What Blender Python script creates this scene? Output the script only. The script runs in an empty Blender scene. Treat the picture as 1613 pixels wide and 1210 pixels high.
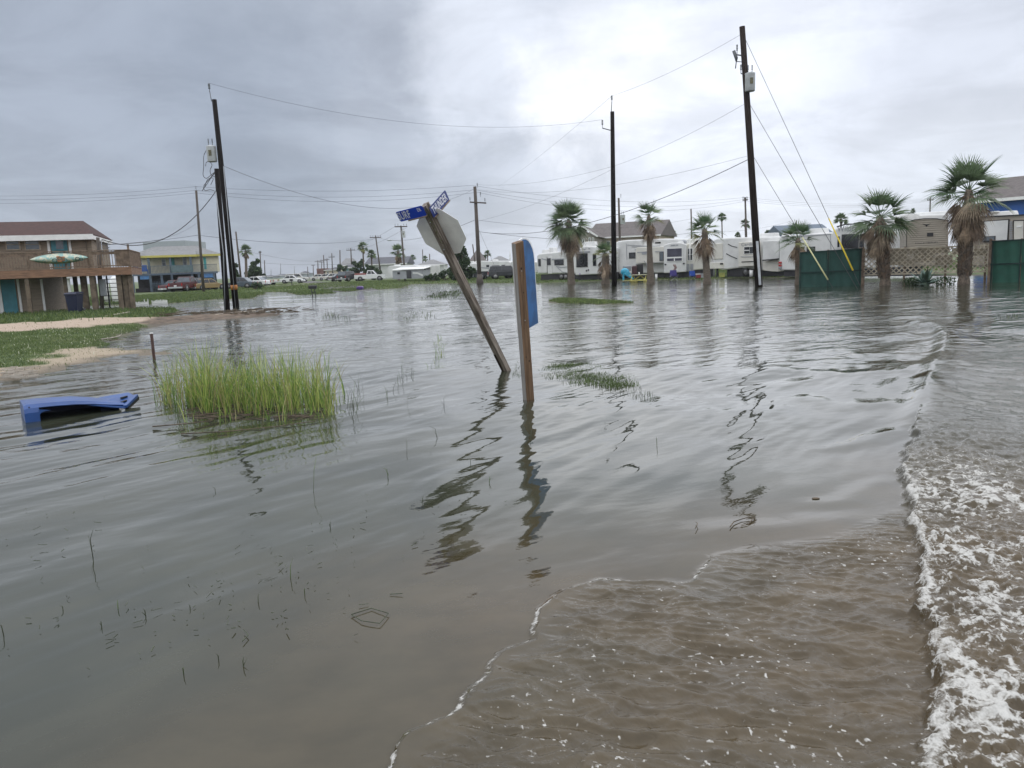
import bpy, bmesh, math, random
import numpy as np
from mathutils import Vector, Matrix, Euler
rnd = random.Random(7)
R = math.radians
sc = bpy.context.scene
col = sc.collection

# ------------------------------------------------------------------ camera
F, CX, CY, CAMH = 1200.0, 806.5, 605.0, 1.7
PITCH, ROLL = 8.75, 2.2
cam_d = bpy.data.cameras.new('camera'); cam = bpy.data.objects.new('camera', cam_d); col.objects.link(cam)
cam_d.sensor_width = 36; cam_d.lens = 36*F/1613; cam_d.clip_end = 6000; cam_d.clip_start = 0.05
CR = Matrix.Rotation(R(90-PITCH), 3, 'X') @ Matrix.Rotation(R(-ROLL), 3, 'Z')
cam.location = (0, 0, CAMH); cam.rotation_euler = CR.to_euler()
sc.camera = cam
CRI = CR.inverted()
def ray(px, py): return CR @ Vector(((px-CX)/F, -(py-CY)/F, -1.0))
def G(px, py, z=0.0):
    d = ray(px, py); t = (z-CAMH)/d.z; return Vector((d.x*t, d.y*t, z))
def proj(p):
    v = CRI @ (Vector(p)-Vector((0, 0, CAMH))); return CX+F*v.x/-v.z, CY-F*v.y/-v.z
def At(px, py, d):                      # point on the pixel's ray at forward distance d
    r = ray(px, py); t = d/r.y; return Vector((r.x*t, d, CAMH+r.z*t))
def hor(px): return CY - F*(math.tan(R(PITCH)))/math.cos(R(ROLL)) - (px-CX)*math.tan(R(ROLL))

# ------------------------------------------------------------------ world: overcast sky
SUN_EL, SUN_AZ = 76.0, 8.0
w = bpy.data.worlds.new('World'); sc.world = w; w.use_nodes = True
nt = w.node_tree; nt.nodes.clear(); N = nt.nodes.new; L = nt.links.new
out = N('ShaderNodeOutputWorld'); bg = N('ShaderNodeBackground'); bg.inputs[1].default_value = 0.1; L(bg.outputs[0], out.inputs[0])
sky = N('ShaderNodeTexSky'); sky.sky_type = 'NISHITA'; sky.sun_disc = False
sky.sun_elevation = R(SUN_EL); sky.sun_rotation = R(SUN_AZ)
tc = N('ShaderNodeTexCoord')
def vm(op, a, b=None, sc_=None):
    n = N('ShaderNodeVectorMath'); n.operation = op
    for i, v in enumerate((a, b)):
        if v is None: continue
        if hasattr(v, 'links'): L(v, n.inputs[i])
        else: n.inputs[i].default_value = v
    if sc_ is not None:
        if hasattr(sc_, 'links'): L(sc_, n.inputs['Scale'])
        else: n.inputs['Scale'].default_value = sc_
    return n.outputs['Value'] if op in ('DOT_PRODUCT', 'LENGTH') else n.outputs[0]
def mt(op, a, b=None, c=None, clamp=False):
    n = N('ShaderNodeMath'); n.operation = op; n.use_clamp = clamp
    for i, v in enumerate((a, b, c)):
        if v is None: continue
        if hasattr(v, 'links'): L(v, n.inputs[i])
        else: n.inputs[i].default_value = v
    return n.outputs[0]
def mapr(v, a, b, c=0., d=1., smooth=True):
    n = N('ShaderNodeMapRange'); n.interpolation_type = 'SMOOTHSTEP' if smooth else 'LINEAR'
    L(v, n.inputs[0])
    for i, q in enumerate((a, b, c, d)): n.inputs[i+1].default_value = q
    return n.outputs[0]
def noise(vec, scale, detail=4, rough=.5, dist=0.):
    n = N('ShaderNodeTexNoise'); L(vec, n.inputs['Vector']); n.inputs['Scale'].default_value = scale
    n.inputs['Detail'].default_value = detail; n.inputs['Roughness'].default_value = rough; n.inputs['Distortion'].default_value = dist
    return n
def mixc(f, a, b, mode='MIX'):
    n = N('ShaderNodeMix'); n.data_type = 'RGBA'; n.blend_type = mode
    if hasattr(f, 'links'): L(f, n.inputs[0])
    else: n.inputs[0].default_value = f
    for i, v in ((6, a), (7, b)):
        if hasattr(v, 'links'): L(v, n.inputs[i])
        else: n.inputs[i].default_value = (*v[:3], 1)
    return n.outputs[2]
dirv = vm('NORMALIZE', tc.outputs['Generated'])
sx = N('ShaderNodeSeparateXYZ'); L(dirv, sx.inputs[0])
zz = mt('ADD', mt('MAXIMUM', sx.outputs[2], 0.0), 0.16)
cb = N('ShaderNodeCombineXYZ'); L(mt('DIVIDE', sx.outputs[0], zz), cb.inputs[0]); L(mt('DIVIDE', sx.outputs[1], zz), cb.inputs[1])
cp = cb.outputs[0]
n1 = noise(cp, 0.55, 6, .52, .4).outputs[0]; n2 = noise(cp, 1.3, 8, .62, .5).outputs[0]
warp = noise(dirv, 3.4, 8, .62).outputs[1]
wd = vm('ADD', dirv, vm('SCALE', vm('SUBTRACT', warp, (.5, .5, .5)), None, .36))
wd = vm('NORMALIZE', wd)
def blob(px, py, r0, r1):
    d = ray(px, py).normalized()
    return mapr(vm('DOT_PRODUCT', wd, tuple(d)), math.cos(R(r1)), math.cos(R(r0)))
def lin(r, g, b): return tuple(((c/255+.055)/1.055)**2.4 if c > 10 else c/255/12.92 for c in (r, g, b))
def K(r, g, b, k=8.3): return tuple(c*k for c in lin(r, g, b))
c = mixc(mapr(n1, .35, .68), K(224, 228, 237), K(190, 196, 207))
c = mixc(mapr(sx.outputs[2], .02, .22), K(207, 213, 223), c)
c = mixc(mt('MULTIPLY', blob(120, 40, 10, 47), .97), c, K(140, 149, 163))
c = mixc(mt('MULTIPLY', blob(330, 150, 3, 23), .6), c, K(136, 145, 159))
c = mixc(mt('MULTIPLY', blob(600, 20, 1, 13), .6), c, K(150, 157, 169))
c = mixc(mt('MULTIPLY', blob(-60, 420, 3, 26), .6), c, K(158, 165, 178))
c = mixc(mt('MULTIPLY', blob(1010, 50, 1, 9), .75), c, K(190, 195, 208))
c = mixc(mt('MULTIPLY', blob(1420, 150, 2, 13), .55), c, K(192, 197, 208))
c = mixc(mt('MULTIPLY', blob(1300, 70, .5, 7), .5), c, K(236, 240, 248))
c = mixc(mt('MULTIPLY', blob(1560, 30, 1, 9), .6), c, K(186, 191, 202))
c = mixc(mt('MULTIPLY', blob(760, 90, .5, 8), .5), c, K(226, 231, 240))
c = mixc(mt('MULTIPLY', blob(1000, 150, 2, 26), .34), c, K(226, 230, 241))
c = mixc(mt('MULTIPLY', blob(965, 125, .1, 8.5), .95), c, K(246, 248, 253, 8.2))
c = mixc(mt('MULTIPLY', blob(1130, 20, .2, 9), .4), c, K(236, 240, 250))
c = mixc(mt('MULTIPLY', blob(960, -60, 1, 9), .6), c, K(188, 194, 205))
c = mixc(mt('MULTIPLY', blob(1090, 260, 1, 12), .35), c, K(232, 236, 246))
g = mapr(n2, .34, .66, .86, 1.09)
gc = N('ShaderNodeCombineXYZ')
for i in range(3): L(g, gc.inputs[i])
c = mixc(1.0, c, gc.outputs[0], 'MULTIPLY')
up = mapr(sx.outputs[2], .24, .80)
c = mixc(mt('MULTIPLY', up, .9), c, K(232, 236, 243, 12.0))
c = mixc(.94, sky.outputs[0], c)
L(c, bg.inputs[0])
# ------------------------------------------------------------------ sun behind thin cloud
sl = bpy.data.lights.new('sun', 'SUN'); sl.energy = 0.6; sl.angle = R(172); sl.color = (1, .97, .93)
so = bpy.data.objects.new('sun', sl); col.objects.link(so)
sd = Vector((math.sin(R(SUN_AZ))*math.cos(R(SUN_EL)), math.cos(R(SUN_AZ))*math.cos(R(SUN_EL)), math.sin(R(SUN_EL))))
so.rotation_euler = sd.to_track_quat('Z', 'Y').to_euler()
sc.view_settings.view_transform = 'Standard'; sc.view_settings.look = 'None'; sc.view_settings.gamma = 1; sc.view_settings.exposure = 0.68
sc.cycles.max_bounces = 6; sc.cycles.volume_bounces = 0; sc.cycles.transparent_max_bounces = 6
sc.cycles.diffuse_bounces = 3; sc.cycles.glossy_bounces = 3; sc.cycles.caustics_reflective = False; sc.cycles.caustics_refractive = False

# ------------------------------------------------------------------ materials
MC = {}
def leafmat(name, *a, **k):
    m = mat(name, *a, **k); nt_ = m.node_tree; p = nt_.nodes['Principled BSDF']; o_ = nt_.nodes['Material Output']; tb = nt_.nodes.new('ShaderNodeBsdfTranslucent'); mx = nt_.nodes.new('ShaderNodeMixShader'); mx.inputs[0].default_value = .35
    nt_.links.new(p.inputs['Base Color'].links[0].from_socket, tb.inputs[0]); nt_.links.new(p.outputs[0], mx.inputs[1]); nt_.links.new(tb.outputs[0], mx.inputs[2]); nt_.links.new(mx.outputs[0], o_.inputs[0]); return m
def mat(name, color, rough=.7, var=.18, scale=3., bump=0., bscale=20., metal=0., stretch=None, c2=None, spec=.5, coat=0.):
    if name in MC: return MC[name]
    global nt, N, L
    m = bpy.data.materials.new(name); m.use_nodes = True; nt = m.node_tree; N = nt.nodes.new; L = nt.links.new
    p = nt.nodes['Principled BSDF']; p.inputs['Roughness'].default_value = rough; p.inputs['Metallic'].default_value = metal
    p.inputs['Specular IOR Level'].default_value = spec; p.inputs['Coat Weight'].default_value = coat
    t = N('ShaderNodeTexCoord'); v = t.outputs['Object']
    if stretch: v = vm('MULTIPLY', v, stretch)
    nz = noise(v, scale, 5, .6).outputs[0]
    a = tuple(q*(1-var) for q in color); b = tuple(min(1, q*(1+var)) for q in (c2 or color))
    L(mixc(mapr(nz, .32, .68), a, b), p.inputs['Base Color'])
    if bump:
        bn = N('ShaderNodeBump'); bn.inputs['Strength'].default_value = 1; bn.inputs['Distance'].default_value = bump
        L(noise(v, bscale, 5, .6).outputs[0], bn.inputs['Height']); L(bn.outputs[0], p.inputs['Normal'])
    MC[name] = m
    return m
WD = (8, 8, 1.2)
m_polewood = mat('pole_wood', (.085, .07, .058), .85, .3, 1.5, .004, 8, stretch=(14, 14, .8))
m_darkpole = mat('creosote_pole', (.011, .009, .0085), .75, .35, 1.5, .004, 8, stretch=(14, 14, .8), spec=.12)
m_steel = mat('galvanised', (.42, .44, .45), .45, .1, 4, metal=.6)
m_conduit = mat('conduit_paint', (.30, .32, .34), .5, .08)
m_ins = mat('insulator', (.10, .11, .115), .35, .1)
m_wire = mat('wire', (.07, .07, .075), .6, .05)
m_trafo = mat('transformer_paint', (.5, .52, .52), .45, .12, 3)
m_rvwhite = mat('rv_white', (.64, .64, .625), .4, .10, .8)
m_rvcream = mat('rv_cream', (.62, .60, .54), .4, .06, 1.2)
m_rvgrey = mat('rv_grey', (.30, .31, .33), .4, .1, 1.5)
m_rvdark = mat('rv_dark', (.03, .03, .035), .5, .2)
m_tan = mat('tan_siding', (.34, .30, .245), .5, .08, 1.5)
m_glass = mat('dark_glass', (.015, .018, .022), .08, .1, spec=.6)
m_glassg = mat('grey_glass', (.10, .12, .14), .1, .2, spec=.6)
m_tyre = mat('tyre', (.02, .02, .02), .8, .2)
m_rim = mat('rim', (.20, .20, .20), .4, .1, metal=.3)
m_black = mat('black', (.015, .015, .016), .55, .2)
m_red = mat('red_lamp', (.35, .02, .02), .25, .1)
m_trunk = mat('palm_trunk', (.135, .11, .085), .9, .35, 2, .02, 12, stretch=(3, 3, 14))
m_boot = mat('palm_boots', (.115, .09, .068), .9, .45, 9, .02, 14)
m_frond = [leafmat('frond_a', (.115, .165, .085), .5, .25, 4), leafmat('frond_b', (.18, .24, .12), .5, .25, 4),
           leafmat('frond_c', (.08, .14, .065), .55, .25, 4), leafmat('frond_y', (.24, .25, .08), .6, .25, 4)]
m_dead = [mat('dead_frond_a', (.22, .16, .105), .85, .3, 6), mat('dead_frond_b', (.13, .09, .06), .85, .3, 6), mat('dead_frond_c', (.30, .235, .165), .85, .3, 6)]
m_leaf = [leafmat('leaf_a', (.04, .075, .025), .55, .3, 6), leafmat('leaf_b', (.06, .10, .035), .55, .3, 6), leafmat('leaf_c', (.025, .05, .02), .6, .3, 6)]
m_bark = mat('bark', (.12, .09, .065), .9, .3, 8)
m_grassb = [leafmat('reed_green', (.19, .30, .055), .55, .2, 5), leafmat('reed_yellow', (.40, .46, .12), .55, .2, 5), leafmat('reed_dark', (.10, .18, .04), .6, .2, 5), leafmat('reed_straw', (.33, .29, .13), .6, .2, 5)]
m_lawnb = [leafmat('lawn_blade', (.10, .145, .042), .6, .3, 6), leafmat('lawn_blade_light', (.165, .205, .065), .6, .3, 6), leafmat('lawn_blade_dark', (.06, .10, .03), .6, .3, 6), mat('lawn_flower', (.6, .6, .45), .6, .1)]
m_wetstem = [mat('wet_stem', (.05, .06, .03), .5, .3, 6), mat('wet_stem_green', (.08, .12, .035), .5, .3, 6)]
m_debris = mat('debris', (.10, .075, .05), .8, .4, 12)
m_white = mat('white_paint', (.75, .75, .73), .5, .06)

# ------------------------------------------------------------------ mesh builder
def wloc(o):
    p = Vector((0, 0, 0))
    while o is not None: p += o.location; o = o.parent
    return p
class Fr:      # a vertical plane frame: u along, n away from the camera, z up
    def __init__(s, px0, d0, px1, d1):
        a = At(px0, hor(px0), d0); b = At(px1, hor(px1), d1)
        s.o = Vector((a.x, a.y, 0)); u = Vector((b.x-a.x, b.y-a.y, 0)); s.len = u.length; s.u = u.normalized()
        s.n = Vector((-s.u.y, s.u.x, 0))
        if s.n.dot(s.o) < 0: s.n = -s.n
    def off(s, n):
        q = Fr.__new__(Fr); q.o = s.o+s.n*n; q.u = s.u; q.n = s.n; q.len = s.len; return q
    def uz(s, px, py, n=0.):
        d = ray(px, py); o = s.o+s.n*n; t = o.dot(s.n)/d.dot(s.n); p = d*t
        return (p-o).dot(s.u), CAMH+p.z
    def __call__(s, u, n, z): return s.o+s.u*u+s.n*n+Vector((0, 0, z))
class MB:
    def __init__(s, T=None): s.v = []; s.f = []; s.m = []; s.T = T or (lambda x, y, z: Vector((x, y, z))); s.smooth = []
    def add(s, vs, fs, mi=0, sm=False):
        k = len(s.v); s.v += [tuple(s.T(*q)) for q in vs]; s.f += [tuple(i+k for i in f) for f in fs]; s.m += [mi]*len(fs); s.smooth += [sm]*len(fs)
        return s
    def box(s, x0, x1, y0, y1, z0, z1, mi=0, taper=(0, 0)):
        a, b = taper
        return s.add([(x0, y0, z0), (x1, y0, z0), (x1, y1, z0), (x0, y1, z0), (x0+a, y0+b, z1), (x1-a, y0+b, z1), (x1-a, y1-b, z1), (x0+a, y1-b, z1)],
              [(0, 3, 2, 1), (4, 5, 6, 7), (0, 1, 5, 4), (1, 2, 6, 5), (2, 3, 7, 6), (3, 0, 4, 7)], mi)
    def prism(s, pts, y0, y1, mi=0, inset=0.):     # pts (x,z) outline extruded along y
        n = len(pts)
        vs = [(p[0], y0, p[1]) for p in pts]+[(p[0], y1, p[1]) for p in pts]
        fs = [tuple(range(n)), tuple(range(2*n-1, n-1, -1))]+[(i, i+n, (i+1) % n+n, (i+1) % n) for i in range(n)]
        return s.add(vs, fs, mi)
    def tube(s, pts, r, n=8, mi=0, cap=True, sm=True):
        pts = [Vector(p) for p in pts]; rs = r if isinstance(r, (list, tuple)) else [r]*len(pts)
        vs = []; fs = []
        up = Vector((0, 0, 1))
        for i, p in enumerate(pts):
            t = (pts[min(i+1, len(pts)-1)]-pts[max(i-1, 0)]).normalized()
            a = t.cross(up if abs(t.z) < .95 else Vector((1, 0, 0))).normalized(); b = t.cross(a)
            for k in range(n):
                q = p+(a*math.cos(2*math.pi*k/n)+b*math.sin(2*math.pi*k/n))*rs[i]; vs.append(tuple(q))
        for i in range(len(pts)-1):
            for k in range(n):
                fs.append((i*n+k, i*n+(k+1) % n, (i+1)*n+(k+1) % n, (i+1)*n+k))
        if cap: fs += [tuple(range(n-1, -1, -1)), tuple(range((len(pts)-1)*n, len(pts)*n))]
        return s.add(vs, fs, mi, sm)
    def bar(s, a, b, w, h=None, mi=0):       # square bar between two points
        a = Vector(a); b = Vector(b); t = (b-a).normalized(); h = h or w
        sidev = t.cross(Vector((0, 0, 1)) if abs(t.z) < .95 else Vector((0, 1, 0))).normalized(); upv = sidev.cross(t)
        vs = [tuple(p+sidev*(w/2*i)+upv*(h/2*j)) for p in (a, b) for i, j in ((-1, -1), (1, -1), (1, 1), (-1, 1))]
        return s.add(vs, [(3, 2, 1, 0), (4, 5, 6, 7), (0, 1, 5, 4), (1, 2, 6, 5), (2, 3, 7, 6), (3, 0, 4, 7)], mi)
    def ell(s, c, r, mi=0, nu=10, nv=6):
        vs = []; fs = []
        for j in range(nv+1):
            th = math.pi*j/nv
            for i in range(nu):
                ph = 2*math.pi*i/nu; vs.append((c[0]+r[0]*math.sin(th)*math.cos(ph), c[1]+r[1]*math.sin(th)*math.sin(ph), c[2]+r[2]*math.cos(th)))
        for j in range(nv):
            for i in range(nu): fs.append((j*nu+i, j*nu+(i+1) % nu, (j+1)*nu+(i+1) % nu, (j+1)*nu+i))
        return s.add(vs, fs, mi, True)
    def build(s, name, ms, parent=None, bevel=0, local=False, recalc=True):
        if not s.v: return None
        me = bpy.data.meshes.new(name); off = Vector((0, 0, 0)) if local else wloc(parent)
        me.from_pydata([(a-off.x, b-off.y, c_-off.z) for a, b, c_ in s.v], [], s.f)
        ms = ms if isinstance(ms, (list, tuple)) else [ms]
        for m in ms: me.materials.append(m)
        me.polygons.foreach_set('material_index', s.m); me.polygons.foreach_set('use_smooth', s.smooth)
        if recalc and len(s.f) < 20000:
            bm = bmesh.new(); bm.from_mesh(me); bmesh.ops.recalc_face_normals(bm, faces=bm.faces); bm.to_mesh(me); bm.free()
        me.update()
        o = bpy.data.objects.new(name, me); col.objects.link(o); o.parent = parent
        if bevel:
            b = o.modifiers.new('bevel', 'BEVEL'); b.width = bevel; b.segments = 2; b.limit_method = 'ANGLE'
        return o
def tag(o, label, cat, group=None, kind=None):
    if kind: o['kind'] = kind
    if label: o['label'] = label
    if cat: o['category'] = cat
    if group: o['group'] = group
    return o
def thing(name, label, cat, loc=(0, 0, 0), group=None):
    o = bpy.data.objects.new(name, None); col.objects.link(o); o.location = loc; o.empty_display_size = .2
    return tag(o, label, cat, group)

# ------------------------------------------------------------------ numpy noise
def _h(ix, iy, s):
    n = (ix.astype(np.int64)*374761393+iy.astype(np.int64)*668265263+s*1442695041) & 0x7fffffff
    n = ((n ^ (n >> 13))*1274126177) & 0x7fffffff
    return ((n ^ (n >> 16)) & 0xffff)/65535.0
def pn(x, y, s=0):
    ix = np.floor(x); iy = np.floor(y); fx = x-ix; fy = y-iy; ux = fx*fx*fx*(fx*(fx*6-15)+10); uy = fy*fy*fy*(fy*(fy*6-15)+10)
    def gr(i, j):
        a = _h(ix+i, iy+j, s)*2*np.pi; return np.cos(a)*(fx-i)+np.sin(a)*(fy-j)
    return ((gr(0, 0)*(1-ux)+gr(1, 0)*ux)*(1-uy)+(gr(0, 1)*(1-ux)+gr(1, 1)*ux)*uy)*1.5
def fbm(x, y, s=0, o=4, g=.5):
    t = 0; a = 1
    for i in range(o): t = t+a*pn(x*2**i, y*2**i, s+i*17); a *= g
    return t
def ss(a, b, x): t = np.clip((x-a)/(b-a), 0, 1); return t*t*(3-2*t)
def segd(X, Y, P):        # distance to an open polyline; also signed side (+ = right of travel) and arc parameter
    best = np.full(X.shape, 1e9); side = np.zeros(X.shape); par = np.zeros(X.shape); acc = 0
    for (x0, y0), (x1, y1) in zip(P[:-1], P[1:]):
        dx, dy = x1-x0, y1-y0; l2 = dx*dx+dy*dy+1e-9
        t = np.clip(((X-x0)*dx+(Y-y0)*dy)/l2, 0, 1); qx = X-x0-t*dx; qy = Y-y0-t*dy; d = np.hypot(qx, qy)
        m = d < best; best = np.where(m, d, best); side = np.where(m, np.sign(qx*dy-qy*dx), side); par = np.where(m, acc+t*math.sqrt(l2), par); acc += math.sqrt(l2)
    return best, side, par
def inpoly(X, Y, P):
    c_ = np.zeros(X.shape, bool); n = len(P)
    for i in range(n):
        x0, y0 = P[i]; x1, y1 = P[(i+1) % n]
        if y0 == y1: continue
        c_ ^= ((y0 > Y) != (y1 > Y)) & (X < (x1-x0)*(Y-y0)/(y1-y0)+x0)
    return c_
def sdp(X, Y, P):
    d, _, _ = segd(X, Y, list(P)+[P[0]]); return np.where(inpoly(X, Y, P), d, -d)
def W2(pts, z=0.): return [tuple(G(a, b, z)[:2]) for a, b in pts]

# ------------------------------------------------------------------ land
NEAR = W2([(-700, 655), (0, 596), (37, 594), (86, 580), (171, 565), (247, 556), (240, 551), (200, 551), (165, 546), (160, 540), (200, 529), (222, 518), (251, 512),
           (330, 506), (400, 500), (448, 495), (385, 491), (340, 494), (285, 498.5), (262, 497), (288, 489), (262, 485), (215, 488), (150, 491), (112, 490), (100, 487), (60, 486), (-700, 500)])
FAR = W2([(-700, 497), (60, 483.5), (110, 483), (205, 481), (262, 479), (345, 471.5), (401, 471), (414, 461), (459, 460), (471, 465), (510, 463.5), (525, 462.5), (512, 457.6), (544, 459.6),
          (600, 456.5), (638, 454), (646, 448.5), (667, 447.8), (740, 446.5), (848, 446.8), (910, 444.5), (944, 443), (983, 441.5), (1109, 441), (1154, 438.5), (1206, 438), (1300, 437),
          (1400, 435), (1500, 434), (1613, 432)])+[(90, 62), (500, 120), (1450, 500), (1450, 1450), (-1450, 1450), (-1450, 30)]
ISLE = W2([(858, 474), (880, 471), (930, 472), (1003, 477.5), (950, 480), (880, 478)])
RIGHTB = [(16, 3.2), (40, 9), (60, 12), (60, -60), (-60, -60), (-60, -8), (-6, -3)]
def rough_edge(X, Y): return fbm(X*.5, Y*.5, 5, 3)*.35+fbm(X*.06, Y*.06, 9, 2)*.3
def terrain(X, Y):
    e = rough_edge(X, Y)
    z = np.full(X.shape, -.32)
    z = np.maximum(z, np.minimum(.16, .055*(sdp(X, Y, NEAR)+e*.8)))
    z = np.maximum(z, np.minimum(.16, .03*(sdp(X, Y, FAR)+e)))
    z = np.maximum(z, np.minimum(.05, .09*(sdp(X, Y, ISLE)+e*.6)))
    return np.maximum(z+fbm(X*1.3, Y*1.3, 31, 3)*.012, -.32)
def tz(x, y): return float(terrain(np.array([float(x)]), np.array([float(y)]))[0])
def ground_pt(px, py):      # where the pixel's ray meets the ground or the water
    z = 0.
    for _ in range(6):
        p = G(px, py, z); z = max(0., tz(p.x, p.y))*.6+z*.4
    return G(px, py, z)
def grid(name, rs, ths, zf, attrs, m):
    RR, TT = np.meshgrid(rs, ths, indexing='ij'); X = RR*np.sin(TT); Y = RR*np.cos(TT)
    Z, A = zf(X, Y, RR); nr, ntt = X.shape
    me = bpy.data.meshes.new(name); V = np.stack([X, Y, Z], -1).reshape(-1, 3)
    i = np.arange(nr-1)[:, None]*ntt+np.arange(ntt-1)[None]; q = np.stack([i, i+1, i+1+ntt, i+ntt], -1).reshape(-1, 4)[:, ::-1]
    me.vertices.add(len(V)); me.vertices.foreach_set('co', V.astype(np.float32).ravel())
    me.loops.add(q.size); me.loops.foreach_set('vertex_index', q.astype(np.int32).ravel())
    me.polygons.add(len(q)); me.polygons.foreach_set('loop_start', np.arange(0, q.size, 4, dtype=np.int32))
    me.polygons.foreach_set('use_smooth', np.ones(len(q), bool)); me.update(calc_edges=True)
    for k, a in A.items():
        at = me.attributes.new(k, 'FLOAT', 'POINT'); at.data.foreach_set('value', a.astype(np.float32).ravel())
    me.materials.append(m); o = bpy.data.objects.new(name, me); col.objects.link(o); return o
def thetas(nin, half, nout): 
    a = np.linspace(-R(half), R(half), nin); b = np.linspace(R(half), R(360-half), nout)[1:]
    return np.concatenate([a, b])
SAND = W2([(-700, 560), (0, 512), (60, 509), (130, 503), (200, 500.5), (245, 499), (290, 498), (300, 502), (230, 507), (150, 513), (90, 520), (40, 523), (0, 523), (-700, 580)], .12)
SAND2 = W2([(-700, 640), (0, 585), (60, 574), (95, 558), (150, 548), (262, 546), (262, 560), (171, 572), (86, 588), (0, 604), (-700, 668)])
MUD = W2([(215, 512), (260, 500), (300, 495), (385, 488), (460, 494), (400, 504), (330, 510), (245, 518)])
def tattr(X, Y, RR):
    z = terrain(X, Y); n = fbm(X*.7, Y*.7, 55, 4)
    s = ss(-.25, .35, sdp(X, Y, SAND)+n*.8); s = np.maximum(s, ss(-.2, .4, sdp(X, Y, SAND2)+n*.9)*.8)
    mu = ss(-.3, .3, sdp(X, Y, MUD)+n*.4)
    return z, {'sand': s, 'mud': mu}
def newmat(name):
    global nt, N, L
    m = bpy.data.materials.new(name); m.use_nodes = True; nt = m.node_tree; N = nt.nodes.new; L = nt.links.new
    return m, nt.nodes['Principled BSDF']
def attr(n):
    a = N('ShaderNodeAttribute'); a.attribute_name = n; return a.outputs['Fac']
m_land, p = newmat('land')
pos = N('ShaderNodeNewGeometry').outputs['Position']
nA = noise(pos, 3., 6, .65).outputs[0]; nB = noise(pos, .12, 4, .6).outputs[0]; nC = noise(pos, 22., 4, .6).outputs[0]
gcol = mixc(mapr(nA, .3, .7), (.045, .075, .02), (.10, .135, .04))
gcol = mixc(mapr(nB, .5, .72, 0, .7), gcol, (.15, .15, .07))
scol = mixc(mapr(nC, .3, .7), (.33, .245, .18), (.45, .36, .275))
scol = mixc(mapr(nA, .55, .75), scol, (.25, .17, .11))
mcol = mixc(mapr(nA, .35, .65), (.05, .035, .025), (.17, .12, .08))
sp = N('ShaderNodeSeparateXYZ'); L(pos, sp.inputs[0])
cc = mixc(attr('sand'), gcol, scol); cc = mixc(attr('mud'), cc, mcol)
cc = mixc(mt('MULTIPLY', mapr(sp.outputs[2], .045, .005), .75), cc, mixc(mapr(nC, .3, .7), (.06, .05, .035), (.11, .09, .065)))
L(cc, p.inputs['Base Color']); p.inputs['Roughness'].default_value = .9
bn = N('ShaderNodeBump'); bn.inputs['Distance'].default_value = .03; bn.inputs['Strength'].default_value = .8; L(nC, bn.inputs['Height']); L(bn.outputs[0], p.inputs['Normal'])
rs = np.concatenate([np.arange(.3, 8, .4), np.geomspace(8, 160, 420), np.geomspace(165, 1420, 40)])
land = grid('ground', rs, thetas(520, 46, 90), tattr, None, m_land); tag(land, None, None, kind='structure')

# road running off to the vanishing point
m_road = mat('asphalt', (.095, .09, .09), .85, .2, 1.2, .01, 30)
def drape(name, left, right, m, lift):
    A_ = [Vector(q) for q in W2(left, .16)]; B_ = [Vector(q) for q in W2(right, .16)]; vs = []; nv = 10; rows = 0
    for k in range(len(A_)-1):
        for q in range(8 if k < len(A_)-2 else 9):
            s_ = q/8; a = A_[k].lerp(A_[k+1], s_); b = B_[k].lerp(B_[k+1], s_); rows += 1
            for c_ in range(nv+1): p_ = a.lerp(b, c_/nv); vs.append((p_.x, p_.y, tz(p_.x, p_.y)+lift))
    mb = MB(); mb.add(vs, [(r_*(nv+1)+c_, r_*(nv+1)+c_+1, (r_+1)*(nv+1)+c_+1, (r_+1)*(nv+1)+c_) for r_ in range(rows-1) for c_ in range(nv)]); return tag(mb.build(name, m, None, recalc=False), None, None, kind='structure')
drape('road', [(516, 457.2), (500, 450.5), (482, 446), (462, 443), (445, 441)], [(604, 455.4), (572, 451), (545, 446.8), (500, 443.5), (455, 441)], m_road, .02)
m_conc = mat('driveway_concrete', (.42, .39, .35), .85, .12, 1.5)
drape('driveway', [(418, 452.3), (470, 449.2), (500, 447.6)], [(418, 450.5), (470, 447.2), (500, 446.2)], m_conc, .03)

# ------------------------------------------------------------------ water
FRONT = W2([(480, 1330), (560, 1275), (640, 1183), (690, 1122), (722, 1088), (765, 1050), (842, 1012), (850, 962), (884, 930), (940, 912), (1010, 908)])
CHOP = W2([(480, 1330), (560, 1275), (640, 1183), (690, 1122), (722, 1088), (765, 1050), (842, 1012), (850, 962), (884, 930), (940, 912), (1010, 908), (1080, 912), (1110, 878), (1180, 860),
           (1290, 846), (1410, 800), (1424, 730), (1440, 680), (1462, 620), (1490, 550), (1613, 535), (2100, 540), (3000, 1400)])
FOAM = W2([(1470, 1400), (1455, 1280), (1446, 1210), (1437, 1140), (1452, 1080), (1456, 1010), (1438, 960), (1436, 900), (1438, 840), (1424, 780), (1416, 740), (1430, 700), (1442, 668)])
CREST = W2([(1442, 668), (1452, 640), (1466, 600), (1486, 560), (1494, 535), (1478, 518), (1440, 508)])
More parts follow.
